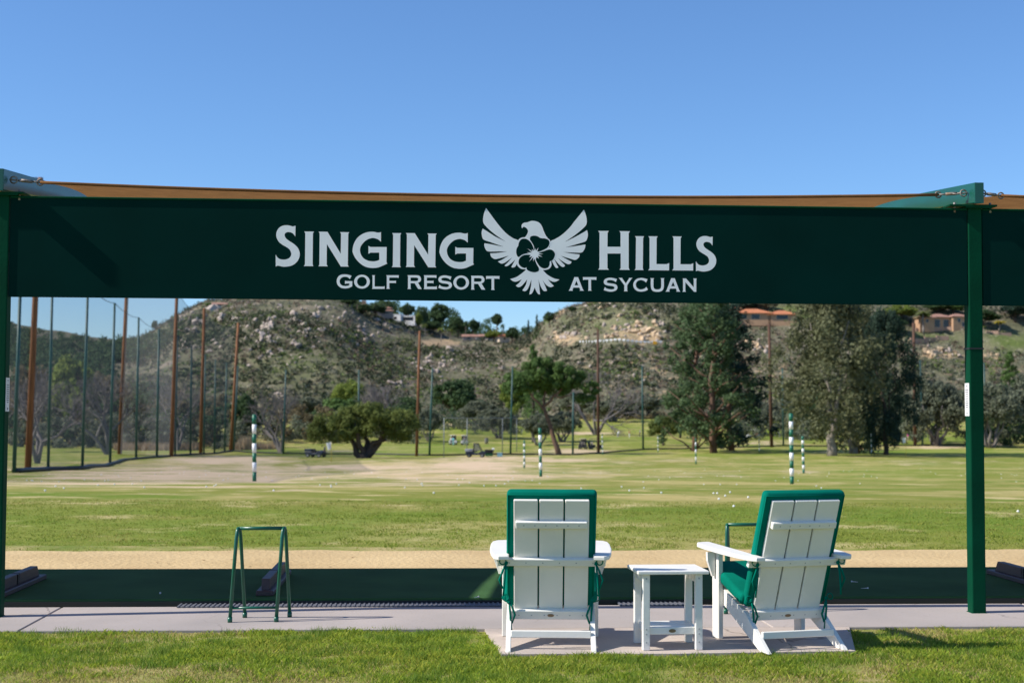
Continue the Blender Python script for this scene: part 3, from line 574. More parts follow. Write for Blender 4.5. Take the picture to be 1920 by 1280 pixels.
# ------------------------------------------------------------------ adirondack chairs
badge_mat = mat('bronze_badge', (.22, .16, .10), .4, metal=.6)
def chair(loc, rotz, label):
    t = thing('adirondack_chair', label, 'chair', loc, rotz, 'white lawn chairs')
    yb, zb, yt, zt = .215, .20, -.068, .922       # back of the slats, bottom and top
    dy, dz = yt - yb, zt - zb; Lb = math.hypot(dy, dz); ang = math.atan2(-dy, dz); rot = Matrix.Rotation(ang, 3, 'X')
    def bp(x, l, n=0.0):                           # along the back, l from its foot, n out of its rear face
        return Vector((x, yb + dy * l / Lb - n * math.cos(ang), zb + dz * l / Lb - n * math.sin(ang)))
    wsl = .148
    for k in (-1, 0, 1):
        b = MB(); b.box(bp(k * (wsl + .010), Lb / 2, -.011), (wsl, .022, Lb), rot, .004); b.build('back_slat', chair_white, t)
    for l, wd, hh in ((.62, .44, .045), (.365, .675, .048), (.0, .52, .062)):
        b = MB(); b.box(bp(0, l, .016), (wd, .03, hh), rot, .004); o_ = b.build('back_rail', chair_white, t)
        if l == 0:
            q = MB(); q.prism([(.021 * math.cos(a), .0095 * math.sin(a)) for a in np.linspace(0, 2 * math.pi, 20, endpoint=False)], 'z', 0, .003)
            bo = q.build('badge', badge_mat, o_); bo.matrix_local = Matrix.Translation(bp(0, 0, .031)) @ rot.to_4x4() @ Matrix.Rotation(R(90), 4, 'X')
        q = MB()
        for xx in np.linspace(-.2, .2, 6):
            c = bp(xx * wd / .52, l, .0318); q.box(c, (.008, .002, .008), rot, .0009)
        q.build('screws', mat('screw_head', (.45, .45, .44), .5), o_)['kind'] = 'stuff'
    for sx in (-1, 1):
        b = MB()
        b.prism([(.70, .375), (.24, .215), (-.075, .0), (.035, .0), (.60, .245), (.70, .265)], 'x', sx * .262 - .015, sx * .262 + .015, bev=.003); b.build('side_rail', chair_white, t)
        b = MB(); b.box((sx * .297, .585, .277), (.034, .095, .554), None, .004); b.build('front_leg', chair_white, t)
        b = MB(); b.prism([(sx * x, z) for x, z in ((.318, .556), (.375, .556), (.372, .50), (.338, .40), (.318, .40))], 'y', .575, .60, bev=.003); b.build('arm_bracket', chair_white, t)
        arm = [(.262, -.02), (.325, -.03), (.358, .02), (.378, .16), (.39, .35), (.391, .60), (.382, .72), (.355, .775), (.31, .79), (.262, .79)]
        b = MB(); b.prism([(sx * x, y) for x, y in arm], 'z', 0, .026, bev=.006); ao = b.build('armrest', chair_white, t)
        ao.location = (0, 0, .553); ao.rotation_euler = (R(1.8), 0, 0)
    for k in range(5):
        f = k / 4; c = Vector((0, .28 + .40 * f, .245 + .135 * f + .006)); b = MB(); b.box(c, (.495, .09, .02), Matrix.Rotation(math.atan2(.135, .40), 3, 'X'), .004); b.build('seat_slat', chair_white, t)
    b = MB(); b.box((0, .690, .32), (.495, .022, .11), None, .004); b.build('front_apron', chair_white, t)
    b = MB(); b.box((0, .055, .092), (.495, .024, .044), None, .004); b.build('stretcher', chair_white, t)
    return t, bp, Lb, rot
def pillow(b, c, size, rot, bulge=.012, bev=.03):
    n0 = len(b.bm.verts); b.box((0, 0, 0), size, None, bev, 3)
    vs = list(b.bm.verts)[n0:]
    for v in vs:
        v.co.x += .004 * math.sin(v.co.z * 19 + v.co.y * 7)
    M = Matrix.Translation(c) @ rot.to_4x4()
    for v in vs: v.co = M @ v.co
    for f in b.bm.faces: f.smooth = True
def chair_set(loc, rotz, label, clabel):
    t, bp, Lb, rot = chair(loc, rotz, label)
    q = thing('chair_cushion', clabel, 'cushion', loc, rotz, 'green chair cushions')
    b = MB(); pillow(b, bp(0, .425, -.022 - .036), (.555, .068, .785), rot, bev=.024); bo = b.build('back_pad', cushion_green, q)
    b = MB(); e = [bp(sx * .268, l, -.026) for sx, l in ((-1, .06), (-1, .80), (1, .80), (1, .06))]; b.tube(e, .005, 6); b.build('piping', cushion_green, bo)
    b = MB(); pillow(b, (0, .48, .370), (.60, .52, .075), Matrix.Rotation(math.atan2(.135, .40), 3, 'X'), bev=.026); b.build('seat_pad', cushion_green, q)
    for sx in (-1, 1):
        for l, dz_, kind in ((.365, .20, 0), (.10, .19, 1)):
            p = bp(sx * (.278 if kind == 0 else .262), l, .035 if kind == 0 else .01); b = MB()
            b.ellipsoid(p, (.013, .010, .014), 1)
            for j in range(2):
                dx = sx * (.012 + .03 * j) * (1 if kind == 0 else -.9); L_ = dz_ * (1 - .22 * j)
                pts = [p, p + Vector((dx * .5, -.012, -L_ * .3)), p + Vector((dx, -.010, -L_ * .65)), p + Vector((dx * (1.5 - j), -.004, -L_))]
                b.tube(pts, [.004, .007, .007, .006], 5)
            b.torus(p + Vector((sx * .022, -.01, .012)), .02, .004, Matrix.Rotation(R(75), 3, 'X') , 10, 4)
            b.build('tie', cushion_green, q)
    return t
cA = (flat(950, 1226.5) + flat(1117, 1226)) / 2; cB = (flat(1427, 1228) + flat(1590, 1223)) / 2
up011 = Vector((0, 0, .0115))
chair_set(cA + up011 + Vector((0, .07, 0)), R(-1.0), 'white slatted lawn chair seen square from behind, left of the side table', 'green cushion tied to the chair left of the side table')
chair_set(cB + up011 + Vector((0, .07, 0)), R(17.0), 'white slatted lawn chair turned towards the left, right of the side table', 'green cushion tied to the turned chair on the right')

# side table --------------------------------------------------------------
tc_ = (flat(1211, 1222) + flat(1311, 1221) + flat(1194, 1206) + flat(1291, 1208)) / 4 + up011
st = thing('side_table', 'small white slatted side table between the two lawn chairs', 'table', tc_, R(5.5))
for k in range(5):
    b = MB(); y = -.155 + .078 * k; b.box((0, y, .478), (.445, .0725, .022), None, .005, 2); b.build('top_slat', chair_white, st)
for sx in (-1, 1):
    for sy in (-1, 1):
        b = MB(); b.box((sx * .165, sy * .142, .2335), (.045, .04, .467), None, .004); lo_ = b.build('leg', chair_white, st)
        q = MB()
        for z in (.05, .10, .13, .44): q.prism([(sx * .165 + .006 * math.cos(a), z + .006 * math.sin(a)) for a in np.linspace(0, 6.28, 8, endpoint=False)], 'y', sy * .142 - sy * 0 - .0225, sy * .142 - .0195)
        if sy < 0: q.build('screws', mat('screw_head', (.45, .45, .44), .5), lo_)['kind'] = 'stuff'
        else: q.bm.free()
    b = MB(); b.box((sx * .165, 0, .437), (.022, .243, .055), None, .003); b.build('apron', chair_white, st)
    b = MB(); b.box((sx * .150, 0, .118), (.022, .243, .045), None, .003); b.build('side_stretcher', chair_white, st)
b = MB(); b.box((0, -.135, .118), (.284, .022, .045), None, .003); ro = b.build('front_stretcher', chair_white, st)
q = MB(); q.prism([(.022 * math.cos(a), .118 + .011 * math.sin(a)) for a in np.linspace(0, 2 * math.pi, 20, endpoint=False)], 'y', -.1485, -.1455); q.build('badge', badge_mat, ro)
for k in range(3):
    b = MB(); b.box((0, -.085 + .085 * k, .133), (.276, .078, .016), None, .003); b.build('shelf_slat', chair_white, st)

# bag stands ------------------------------------------------------------------
def bag_stand(nl, nr, fl_, fr_, ztop, label):
    c = (nl + nr + fl_ + fr_) / 4; t = thing('bag_stand', label, 'bag stand', c, 0, 'green tubular bag stands')
    nl, nr, fl_, fr_ = [p - c for p in (nl, nr, fl_, fr_)]
    r = .0128
    for n_, f_ in ((nl, fl_), (nr, fr_)):
        top = (n_ + f_) / 2 + Vector((0, 0, ztop)); d = (f_ - n_) * .12
        pts = [n_ + Vector((0, 0, .02)), n_ * .08 + (top - d) * .92 + Vector((0, 0, -.02)), top - d * .75 + Vector((0, 0, -.018)), top - d * .3, top + d * .3, top + d * .75 + Vector((0, 0, -.018)), f_ * .08 + (top + d) * .92 + Vector((0, 0, -.02)), f_ + Vector((0, 0, .02))]
        b = MB(); b.tube(pts, r, 10); b.build('side_frame', tube_green, t)
        for p in (n_, f_):
            b = MB(); b.tube([p + Vector((0, 0, .0)), p + Vector((0, 0, .035))], .0165, 10); b.build('foot_cap', tube_green, t)
    tl_ = (nl + fl_) / 2 + Vector((0, 0, ztop)); tr_ = (nr + fr_) / 2 + Vector((0, 0, ztop))
    b = MB(); b.tube([tl_, tr_], r, 10); b.build('top_bar', tube_green, t)
    k = .15; b = MB(); b.tube([nl + ((tl_ - nl) * k), nr + ((tr_ - nr) * k)], .0095, 10); b.build('cross_bar', tube_green, t)
zc = Vector((0, 0, .0155))
f4 = [flat(431, 1166, .0155), flat(518, 1165, .0155), flat(459, 1157, .0155), flat(543, 1156, .0155)]
bag_stand(*f4, .635, 'green tubular bag stand standing alone on the concrete walk at left')
sh = flat(1361, 1150, .0155) - f4[0]
bag_stand(*[p + sh for p in f4], .635, 'green tubular bag stand half hidden behind the turned chair')

# tee dividers -------------------------------------------------------------------
def divider(s, t0, t1, label):
    d = thing('tee_divider', label, 'divider', tee(s, t0, .055), TEE, 'brown tee dividers on the turf mat'); L_ = t1 - t0
    b = MB(); b.box((0, L_ / 2, .02), (.135, L_, .04), None, .006); b.build('base_board', wood_brown, d)
    for a, c in ((.06, L_ * .42), (L_ * .47, L_ - .10)):
        b = MB(); b.prism([(a, .0405), (c, .0405), (c - (.0 if a < .1 else .06), .125), (a + .015, .125)], 'x', -.032, .032, bev=.005); b.build('upright_board', wood_brown, d)
    b = MB(); b.box((0, L_ * .445, .082), (.07, .03, .082)); b.build('bracket', black, d)
pm = tee_of(flat(496, 1117, .055)); divider(pm[0], pm[1], min(pm[1] + 1.45, MT1 - .05), 'brown lumber tee divider on the mat behind the left bag stand')
pl_ = tee_of(flat(60, 1090, .055)); divider(pl_[0], pl_[1] - 1.1, min(pl_[1] + .2, MT1 - .05), 'brown lumber tee divider on the mat by the left post')
pr_ = tee_of(flat(1868, 1080, .055)); divider(pr_[0] + .06, pr_[1] - 1.05, min(pr_[1] + .2, MT1 - .05), 'brown lumber tee divider on the mat at the right edge')
# ------------------------------------------------------------------ striped stakes on the range
def stake(x, yb, yt, nb, label):
    p = on_ground(x, yb); Y = p.y; hgt = (yb - yt) * Y / FPX
    t = thing('striped_stake', label, 'stake', p, 0, 'green and white striped stakes'); r = .076
    n = nb; z = -.05
    for k in range(n):
        z1 = hgt * (k + 1) / n; b = MB(); b.tube([(0, 0, z), (0, 0, z1 - (.0 if k == n - 1 else .001))], r if k % 2 == 0 else r + .002, 12); z = z1
        b.build('band', stake_green if k % 2 == 0 else white_paint, t)
    b = MB(); b.ellipsoid((0, 0, hgt), (r, r, .02), 1); b.build('cap', stake_green, t)
    t.rotation_euler = (0, R(random.uniform(-1.6, .4)), 0)
for a in [(477, 902, 778, 7, 'striped stake standing farthest left, near the netting'), (1014, 893, 803, 7, 'striped stake rising above the left chair, before the leaning pine'), (983, 877, 826, 9, 'small striped stake just left of the one above the left chair'), (1130, 852, 813, 9, 'small striped stake beside the two dark parked carts'), (1234, 848, 816, 9, 'tiny striped stake below the small round tree'),
          (1305, 870, 822, 7, 'striped stake before the tall dark eucalyptus trunks'), (1424, 848, 810, 9, 'tiny striped stake left of the wooden pole near the white cart'), (1485, 907, 776, 9, 'tallest striped stake, right of the middle, on the near range'), (1507, 887, 818, 9, 'striped stake just right of and behind the tallest one'), (1634, 853, 808, 9, 'striped stake between the grey tree and the green post')]:
    stake(*a)
def flagstick(x, yb, yt, label):
    p = on_ground(x, yb); h = (yb - yt) * p.y / FPX; t = thing('flagstick', label, 'flag', p)
    b = MB(); b.tube([(0, 0, -.05), (0, 0, h)], .022, 6); b.build('stick', mat('yellow_stick', (.55, .38, .03), .5), t)
    b = MB(); pts = [(-.62 * u - .01, .05 * math.sin(u * 5), v) for u, v in ()]
    n = 6; cols = [[b.bm.verts.new((-.018 - .52 * i / n * (1 - .35 * j), .06 * math.sin(i * 1.1 + j), h - .02 - .72 * j - .12 * i / n)) for j in (0, 1)] for i in range(n + 1)]
    for i in range(n): b.bm.faces.new((cols[i][0], cols[i + 1][0], cols[i + 1][1], cols[i][1]))
    b.build('flag_cloth', mat('flag_cloth', (.8, .8, .8), .8, trans=.2), t)
flagstick(621, 869, 828, 'white flag on a yellow stick before the broad oak')
flagstick(1699, 858, 820, 'white flag on a yellow stick left of the right post')

# ------------------------------------------------------------------ golf balls
bmesh_ball = MB(); bmesh_ball.ellipsoid((0, 0, .0205), (.0215,) * 3, 2); ball_me = bmesh_ball.mesh('golf_ball'); ball_me.materials.append(white_paint)
bl = [(1348, 937), (1360, 931), (1376, 951), (1403, 934), (1909, 961), (1345, 926), (1180, 921), (1090, 917), (1012, 907), (930, 911), (1240, 925)]
rb = random.Random(11)
while len(bl) < 180:
    y = 880 + abs(rb.gauss(0, 1)) * 17 if rb.random() < .8 else rb.uniform(862, 935)
    x = rb.uniform(25, 1915)
    if y > 930 or (y > 915 and rb.random() < .6): continue
    bl.append((x, y))
for x, y in bl:
    p = on_ground(x, y); o = link('golf_ball', ball_me, None, None, p + Vector((0, 0, .0)))
    tag(o, 'white golf ball lying on the range grass', 'golf ball', 'golf balls scattered over the driving range')

# ------------------------------------------------------------------ net poles and nets
POLE_XY = {}
def pole(name, xb, yb, xt, yt, wpx, m, label, group, Y=None, hmax=None):
    p = on_ground(xb, yb) if Y is None else stand(xb, Y)
    top = at(xt, yt, p.y); t = top - p
    b = MB(); r = wpx * .85 * p.y / FPX / 2
    b.tube([(0, 0, -.3), t * .5, t], [r * 1.12, r, r * .86], 10)
    o = b.build(name, m); o.location = p; tag(o, label, 'pole', group); return p, top
wood = [(52, 880, 76, 333, 13, 'thick brown wooden net pole, nearest to the left post'), (224, 851, 241, 470, 9, 'brown wooden net pole, second from the left'), (321, 856, 332, 535, 8, 'brown wooden net pole, third from the left, pale at its foot'), (376, 851, 383, 578, 7, 'brown wooden net pole, fourth from the left'), (433, 844, 447, 605, 7, 'leaning brown wooden net pole, rightmost of the left fence'),
        (781, 855, 787, 620, 6, 'brown wooden pole right of the broad oak'), (1122, 848, 1121, 617, 6, 'brown wooden pole behind the leaning pine'), (1447, 838, 1442, 607, 7, 'brown wooden pole between the two tall groves'), (1716, 836, 1713, 605, 7, 'brown wooden pole below the tan hillside house')]
WP = []
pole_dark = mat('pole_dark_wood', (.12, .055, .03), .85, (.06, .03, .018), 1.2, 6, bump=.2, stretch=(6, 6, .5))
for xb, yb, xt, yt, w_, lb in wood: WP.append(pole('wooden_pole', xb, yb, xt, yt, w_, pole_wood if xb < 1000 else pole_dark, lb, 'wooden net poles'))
teal = [(26, 886, 38, 540, 8, 'teal metal net post right beside the left canopy post'), (90, 882, 99, 500, 6, 'teal metal net post just right of the nearest wooden pole'), (154, 880, 165, 530, 6, 'teal metal net post midway between the first two wooden poles'), (206, 872, 215, 568, 5.5, 'teal metal net post just left of the second wooden pole'), (255, 861, 260, 595, 5, 'teal metal net post just right of the second wooden pole'), (294, 858, 298, 617, 5, 'teal metal net post just left of the third wooden pole'), (328, 855, 333, 631, 4, 'teal metal net post just right of the third wooden pole'), (357, 853, 359, 648, 4, 'teal metal net post left of the fourth wooden pole'), (382, 852, 385, 665, 3.6, 'teal metal net post touching the fourth wooden pole'), (402, 851, 404, 673, 3.6, 'short teal net post right of the fourth wooden pole'), (421, 848, 425, 680, 3.6, 'short teal net post left of the leaning wooden pole'), (438, 846, 446, 685, 4, 'short teal net post right of the leaning wooden pole'),
        (531, 851, 536, 693, 4, 'green metal pole before the bare grey tree'), (672, 852, 673, 693, 4, 'green metal pole rising behind the broad oak'), (805, 854, 811, 690, 4.5, 'green metal pole right of the oak, beside a wooden pole'), (957, 852, 961, 686, 4, 'green metal pole left of the leaning pine'), (1074, 853, 1075, 735, 4.5, 'teal pole right of the leaning pine trunk'), (1206, 843, 1204, 685, 4, 'green metal pole left of the tall eucalyptus'), (1469, 836, 1467, 690, 3.5, 'thin green pole right of the wooden pole between the groves'), (1730, 836, 1725, 675, 4, 'green metal pole right of the wooden pole by the hillside house'), (1849, 832, 1845, 680, 4, 'thin teal pole just right of the right canopy post')]
TP = []
for xb, yb, xt, yt, w_, lb in teal: TP.append(pole('net_post', xb, yb, xt, yt, w_, pole_teal, lb, 'metal net posts'))
net_m = bpy.data.materials.new('golf_net'); net_m.use_nodes = True; tt = net_m.node_tree
b_ = tt.nodes['Principled BSDF']; b_.inputs['Base Color'].default_value = (.15, .155, .17, 1); b_.inputs['Roughness'].default_value = .9
tr_ = tt.nodes.new('ShaderNodeBsdfTransparent'); ms_ = tt.nodes.new('ShaderNodeMixShader'); ms_.inputs[0].default_value = .34
tt.links.new(tr_.outputs[0], ms_.inputs[1]); tt.links.new(b_.outputs[0], ms_.inputs[2]); tt.links.new(ms_.outputs[0], tt.nodes['Material Output'].inputs['Surface'])
# left net: hung from the wooden poles, first span starts outside the frame
p0 = WP[0][0] + (WP[0][0] - WP[1][0]) * .25 + Vector((-2, -16, .4)); t0_ = p0 + Vector((0, 0, 15.8))
spans = [(p0, t0_)] + WP[:5]
nt_ = thing('driving_range_net', 'tall see-through dark net hung along the left fence poles', 'net', spans[0][0])
b = MB(); c0 = spans[0][0]; top_pts = []
prevc = None
for (pa, ta), (pb, tb) in zip(spans, spans[1:]):
    for k in range(12):
        u = k / 12; lo_ = pa.lerp(pb, u); lo_.z = G(lo_.x, lo_.y) + .05; hi_ = ta.lerp(tb, u); hi_.z -= 1.5 * 4 * u * (1 - u)
        off = Vector((-.25, .1, 0)); col = [b.bm.verts.new(lo_.lerp(hi_, v / 4) - c0 + off) for v in range(5)]; top_pts.append(hi_ - c0 + off)
        if prevc:
            for v in range(4): b.bm.faces.new((prevc[v], col[v], col[v + 1], prevc[v + 1]))
        prevc = col
b.build('net_sheet', net_m, nt_)
b = MB(); b.tube(top_pts, .03, 5); b.build('top_cable', black, nt_)
b = MB(); prev = None; pts = []
for (pa, _), (pb, _) in zip(TP[:12], TP[1:12]):
    for k in range(6): q = pa.lerp(pb, k / 6); pts.append(Vector((q.x, q.y, G(q.x, q.y) + .12)) - c0)
b.tube(pts, .16, 6); b.build('bottom_skirt', black, nt_)
b = MB(); pts = []
for (_, ta), (_, tb) in zip(TP[2:12], TP[3:12]):
    for k in range(6): u = k / 6; q = ta.lerp(tb, u); q.z -= .35 * 4 * u * (1 - u); pts.append(q - c0)
b.tube(pts, .03, 5); b.build('post_cable', black, nt_)
# low rope along the far end of the range
far_pts = [TP[k][0] for k in (11, 12, 13, 14, 15, 16, 17, 18, 19, 20)]
rn = thing('range_end_net', 'low dark net and rope closing the far end of the range', 'net', far_pts[0])
b = MB(); pts = []
for pa, pb in zip(far_pts, far_pts[1:]):
    for k in range(8): q = pa.lerp(pb, k / 8); pts.append(Vector((q.x, q.y, G(q.x, q.y) + .1)) - far_pts[0])
b.tube(pts, .14, 5); b.build('bottom_skirt', black, rn)
net_l = net_m.copy(); net_l.name = 'fine_net'; [n for n in net_l.node_tree.nodes if n.type == 'MIX_SHADER'][0].inputs[0].default_value = .07
b = MB(); prevc = None
for q in pts:
    col = [b.bm.verts.new(q), b.bm.verts.new(q + Vector((0, 0, 2.6)))]
    if prevc: b.bm.faces.new((prevc[0], col[0], col[1], prevc[1]))
    prevc = col
b.build('net_sheet', net_l, rn)
# hitting cage at the far end
cg = [on_ground(832, 857), on_ground(942, 851), None, None]; cg[2] = stand(969, cg[1].y + 9); cg[3] = stand(876, cg[0].y + 9)
cage = thing('hitting_cage', 'grey pipe hitting cage with dark netting behind the utility cart', 'cage', cg[0]); hh = 73 * cg[0].y / FPX
for p in cg:
    b = MB(); b.tube([p - cg[0], p - cg[0] + Vector((0, 0, hh))], .07, 6); b.build('upright', pole_grey, cage)
for pa, pb in zip(cg, cg[1:] + cg[:1]):
    b = MB(); b.tube([pa - cg[0] + Vector((0, 0, hh)), pb - cg[0] + Vector((0, 0, hh))], .045, 5); b.build('top_rail', pole_grey, cage)
b = MB(); z_ = Vector((0, 0, hh - .05)); b.poly([p - cg[0] + z_ for p in cg]); b.build('roof_net', net_m, cage)
b = MB(); b.poly([cg[3] - cg[0] + Vector((0, 0, hh * .35)), cg[2] - cg[0] + Vector((0, 0, hh * .35)), cg[2] - cg[0] + z_, cg[3] - cg[0] + z_]); b.build('back_net', net_m, cage)

# ------------------------------------------------------------------ vegetation
def leaf_quads(centers, normals, size, rg, flatten=1.0):
    n = len(centers); a = rg.normal(size=(n, 3)); a -= normals * (a * normals).sum(1, keepdims=True); a /= np.linalg.norm(a, axis=1, keepdims=True) + 1e-9
    b_ = np.cross(normals, a); s = size * rg.uniform(.6, 1.35, (n, 1)); t_ = s * rg.uniform(.5, .8, (n, 1))
    V = np.stack([centers - a * s, centers - b_ * t_, centers + a * s, centers + b_ * t_], 1).reshape(-1, 3)
    return V, np.arange(n * 4).reshape(n, 4)
def cloud(clumps, per, size, rg, droop=0.0):
    """clumps (n,4): x y z r -> leaves spread through each clump, thicker at its skin"""
    cl_ = np.asarray(clumps, float); n = len(cl_); m = n * per
    d = rg.normal(size=(m, 3)); d /= np.linalg.norm(d, axis=1, keepdims=True)
    rr = rg.random((m, 1)) ** .38; base = np.repeat(cl_, per, 0)
    c = base[:, :3] + d * rr * base[:, 3:4] * np.array([1, 1, .8])
    if droop: c[:, 2] -= rg.random(m) ** 2 * droop * base[:, 3]
    nn = d * .9 + rg.normal(size=(m, 3)) * .5 + np.array([0, 0, .2]); nn /= np.linalg.norm(nn, axis=1, keepdims=True)
    return leaf_quads(c, nn, size, rg)
def ell_clumps(ells, n, rg, rc, shell=.75):
    out = []
    wts = np.array([e[3] * e[4] * e[5] for e in ells]) ** .67; wts /= wts.sum()
    for k in range(n):
        e = ells[rg.choice(len(ells), p=wts)]; d = rg.normal(size=3); d /= np.linalg.norm(d); r = (rg.random() ** .5 * (1 - shell) + shell * rg.uniform(.75, 1.0))
        out.append((e[0] + d[0] * e[3] * r, e[1] + d[1] * e[4] * r, e[2] + d[2] * e[5] * r, rc * rg.uniform(.6, 1.35)))
    return out
def wob(p0, p1, n, amp, rg):
    p0, p1 = np.array(p0, float), np.array(p1, float)
    return [tuple(p0 + (p1 - p0) * k / n + (rg.normal(size=3) * amp * math.sin(math.pi * k / n) if 0 < k < n else 0)) for k in range(n + 1)]
PROTO = {}
def proto(kind, var):
    key = (kind, var)
    if key in PROTO: return PROTO[key]
    rg = np.random.default_rng(hash((kind, var)) % 1000 if False else sum(map(ord, kind)) * 7 + var); tb = MB()
    if kind == 'eucalyptus':          # 20 m, 7 m wide column of hanging clumps
        H, W = 20.0, 7.5; cl_ = []
        tb.tube(wob((0, 0, -.3), (.3, 0, 17), 8, .25, rg), [.36, .32, .29, .26, .23, .2, .16, .11, .05], 8)
        for k in range(40):
            z = 2.4 + 17 * (k / 40) ** .95 + rg.normal() * .3; pr = math.sin(min(1, (z - .6) / 3.6) * math.pi / 2) * (1 - max(0, (z - 11.0) / 10.5) ** 1.3)
            a = k * 2.4 + rg.normal() * .3; rad = W / 2 * pr * rg.uniform(.35, 1.3); p = (rad * math.cos(a), rad * math.sin(a), z)
            for q in range(3):
                u = rg.uniform(.4, 1.08); cl_.append((p[0] * u + rg.normal() * .25, p[1] * u + rg.normal() * .25, z - rg.uniform(-.4, 1.5), rg.uniform(.45, .98)))
            tb.tube(wob((.1, 0, z - rad * .7 - .3), p, 3, .12, rg), [.12, .09, .06, .02], 5)
        V, F = cloud(cl_, 85, .17, rg, 1.0)
    elif kind == 'gum':               # grey-green airy gum with pale forked trunk
        H, W = 19.0, 13.0; cl_ = []
        f = rg.uniform(3, 4.2)
        tb.tube(wob((0, 0, -.3), (.2, 0, f), 4, .1, rg), [.55, .48, .42, .4, .36], 8)
        for q in range(4):
            a = q * 1.6 + rg.uniform(-.3, .3); e = (2.6 * math.cos(a), 2.6 * math.sin(a), rg.uniform(13, 16)); tb.tube(wob((.2, 0, f - .2), e, 6, .4, rg), [.24, .19, .15, .12, .09, .06, .03], 6)
        for k in range(112):
            z = 2.0 + 17 * rg.random() ** .9; pr = math.sin(min(1, (z - .6) / 6.0) * math.pi / 2) * (1 - max(0, (z - 10.0) / 10.5) ** 1.6)
            a = rg.uniform(0, 6.28); rad = W / 2 * pr * rg.uniform(.2, 1.0) ** .7; cl_.append((rad * math.cos(a), rad * math.sin(a), z, rg.uniform(.7, 1.4)))
        V, F = cloud(cl_, 150, .19, rg, 1.6)
    elif kind == 'oak':               # low broad crown on splayed limbs
        H, W = 6.0, 12.0
        for e in ((-2.6, .6, 3.4), (-.9, -.8, 3.7), (2.4, .5, 3.6), (3.6, -.3, 4.0), (.6, 1.6, 3.8)): tb.tube(wob((rg.uniform(-.2, .2), 0, -.2), e, 5, .25, rg), [.42, .34, .28, .22, .16, .08], 7)
        tb.tube([(0, 0, -.3), (0, 0, .5)], [.75, .6], 9)
        cl_ = ell_clumps([(-2.9, 0, 3.3, 2.7, 2.4, 1.3), (.6, 0, 4.2, 3.2, 2.8, 1.6), (3.6, 0, 3.5, 2.2, 2.2, 1.5), (-1, 1.5, 3.9, 2.4, 2, 1.4), (-4.6, 0, 2.5, 1.2, 1.2, .9)], 150, rg, .70); V, F = cloud(cl_, 200, .12, rg, .5)
    elif kind == 'tree':              # general round broadleaf
        H, W = 8.0, 7.0; f = 2.0
        tb.tube(wob((0, 0, -.3), (.1, 0, f), 3, .05, rg), [.3, .25, .22, .2], 7)
        for q in range(5):
            a = q * 1.3 + rg.uniform(-.3, .3); tb.tube(wob((.1, 0, f - .1), (1.9 * math.cos(a), 1.9 * math.sin(a), 4.5 + rg.uniform(0, 1.5)), 4, .2, rg), [.16, .13, .1, .07, .03], 5)
        els = [(0, 0, 5.2, 2.4, 2.4, 2.1)] + [(2.0 * math.cos(a), 2.0 * math.sin(a), 4.2 + rg.uniform(-.8, 1.2), 1.5, 1.5, 1.2) for a in rg.uniform(0, 6.28, 5)]
        cl_ = ell_clumps(els, 84, rg, .72); V, F = cloud(cl_, 95, .20, rg, .3)
    elif kind == 'pine':              # flat-topped pine, leaning trunk
        H, W = 11.0, 11.5
        tb.tube(wob((1.4, 0, -.3), (-.6, 0, 5.4), 6, .1, rg), [.36, .32, .29, .26, .24, .21, .18], 8)
        tb.tube(wob((-.4, 0, 4.8), (-3.2, .3, 8.0), 4, .15, rg), [.18, .15, .12, .08, .04], 6); tb.tube(wob((-.6, 0, 5.3), (2.6, 0, 8.2), 5, .2, rg), [.2, .17, .14, .1, .07, .04], 6); tb.tube(wob((-.5, 0, 5.0), (-.5, .5, 9.2), 4, .15, rg), [.18, .15, .12, .08, .04], 6); tb.tube(wob((0.6, 0, 6.6), (4.3, .2, 6.8), 4, .15, rg), [.14, .11, .09, .06, .03], 6)
        els = [(-3.4, 0, 8.0, 2.2, 2.0, 1.2), (-.8, 0, 9.3, 2.8, 2.4, 1.4), (2.0, 0, 8.7, 2.4, 2.2, 1.2), (4.3, 0, 7.2, 1.7, 1.7, 1.2), (-4.8, 0, 7.0, 1.0, 1.0, .9), (1.0, .5, 7.6, 2.2, 2, .8)]
        cl_ = ell_clumps(els, 125, rg, .62); V, F = cloud(cl_, 230, .135, rg, .2)
    elif kind == 'conifer':
        H, W = 12.0, 5.0; cl_ = []
        tb.tube([(0, 0, -.3), (0, 0, 11)], [.25, .03], 6)
        for k in range(70):
            z = 1.2 + 10.5 * (k / 70); r_ = (W / 2) * (1 - z / 12.4) * rg.uniform(.4, 1.05); a = rg.uniform(0, 6.28); cl_.append((r_ * math.cos(a), r_ * math.sin(a), z, .35 + .5 * (1 - z / 12.4)))
        V, F = cloud(cl_, 65, .13, rg, .5)
    elif kind == 'olive':             # grey many-stemmed tree
        H, W = 8.0, 8.5
        for q in range(5):
            a = q * 1.26 + rg.uniform(-.3, .3); tb.tube(wob((.25 * math.cos(a), .25 * math.sin(a), -.2), (2.2 * math.cos(a), 2.2 * math.sin(a), 4.2 + rg.uniform(-.5, 1)), 5, .2, rg), [.26, .2, .17, .13, .09, .04], 6)
        els = [(0, 0, 5.6, 2.6, 2.6, 1.7)] + [(2.5 * math.cos(a), 2.5 * math.sin(a), 4.4 + rg.uniform(-.9, .9), 1.6, 1.6, 1.3) for a in np.arange(6) * 1.05]
        cl_ = ell_clumps(els, 105, rg, .68, .7); V, F = cloud(cl_, 90, .18, rg, .6)
    elif kind == 'palm':
        H, W = 8.0, 5.0
        tb.tube(wob((0, 0, -.3), (.1, 0, 6.4), 4, .05, rg), [.26, .22, .2, .19, .22], 8); Vs = []; Fs = []; n0 = 0
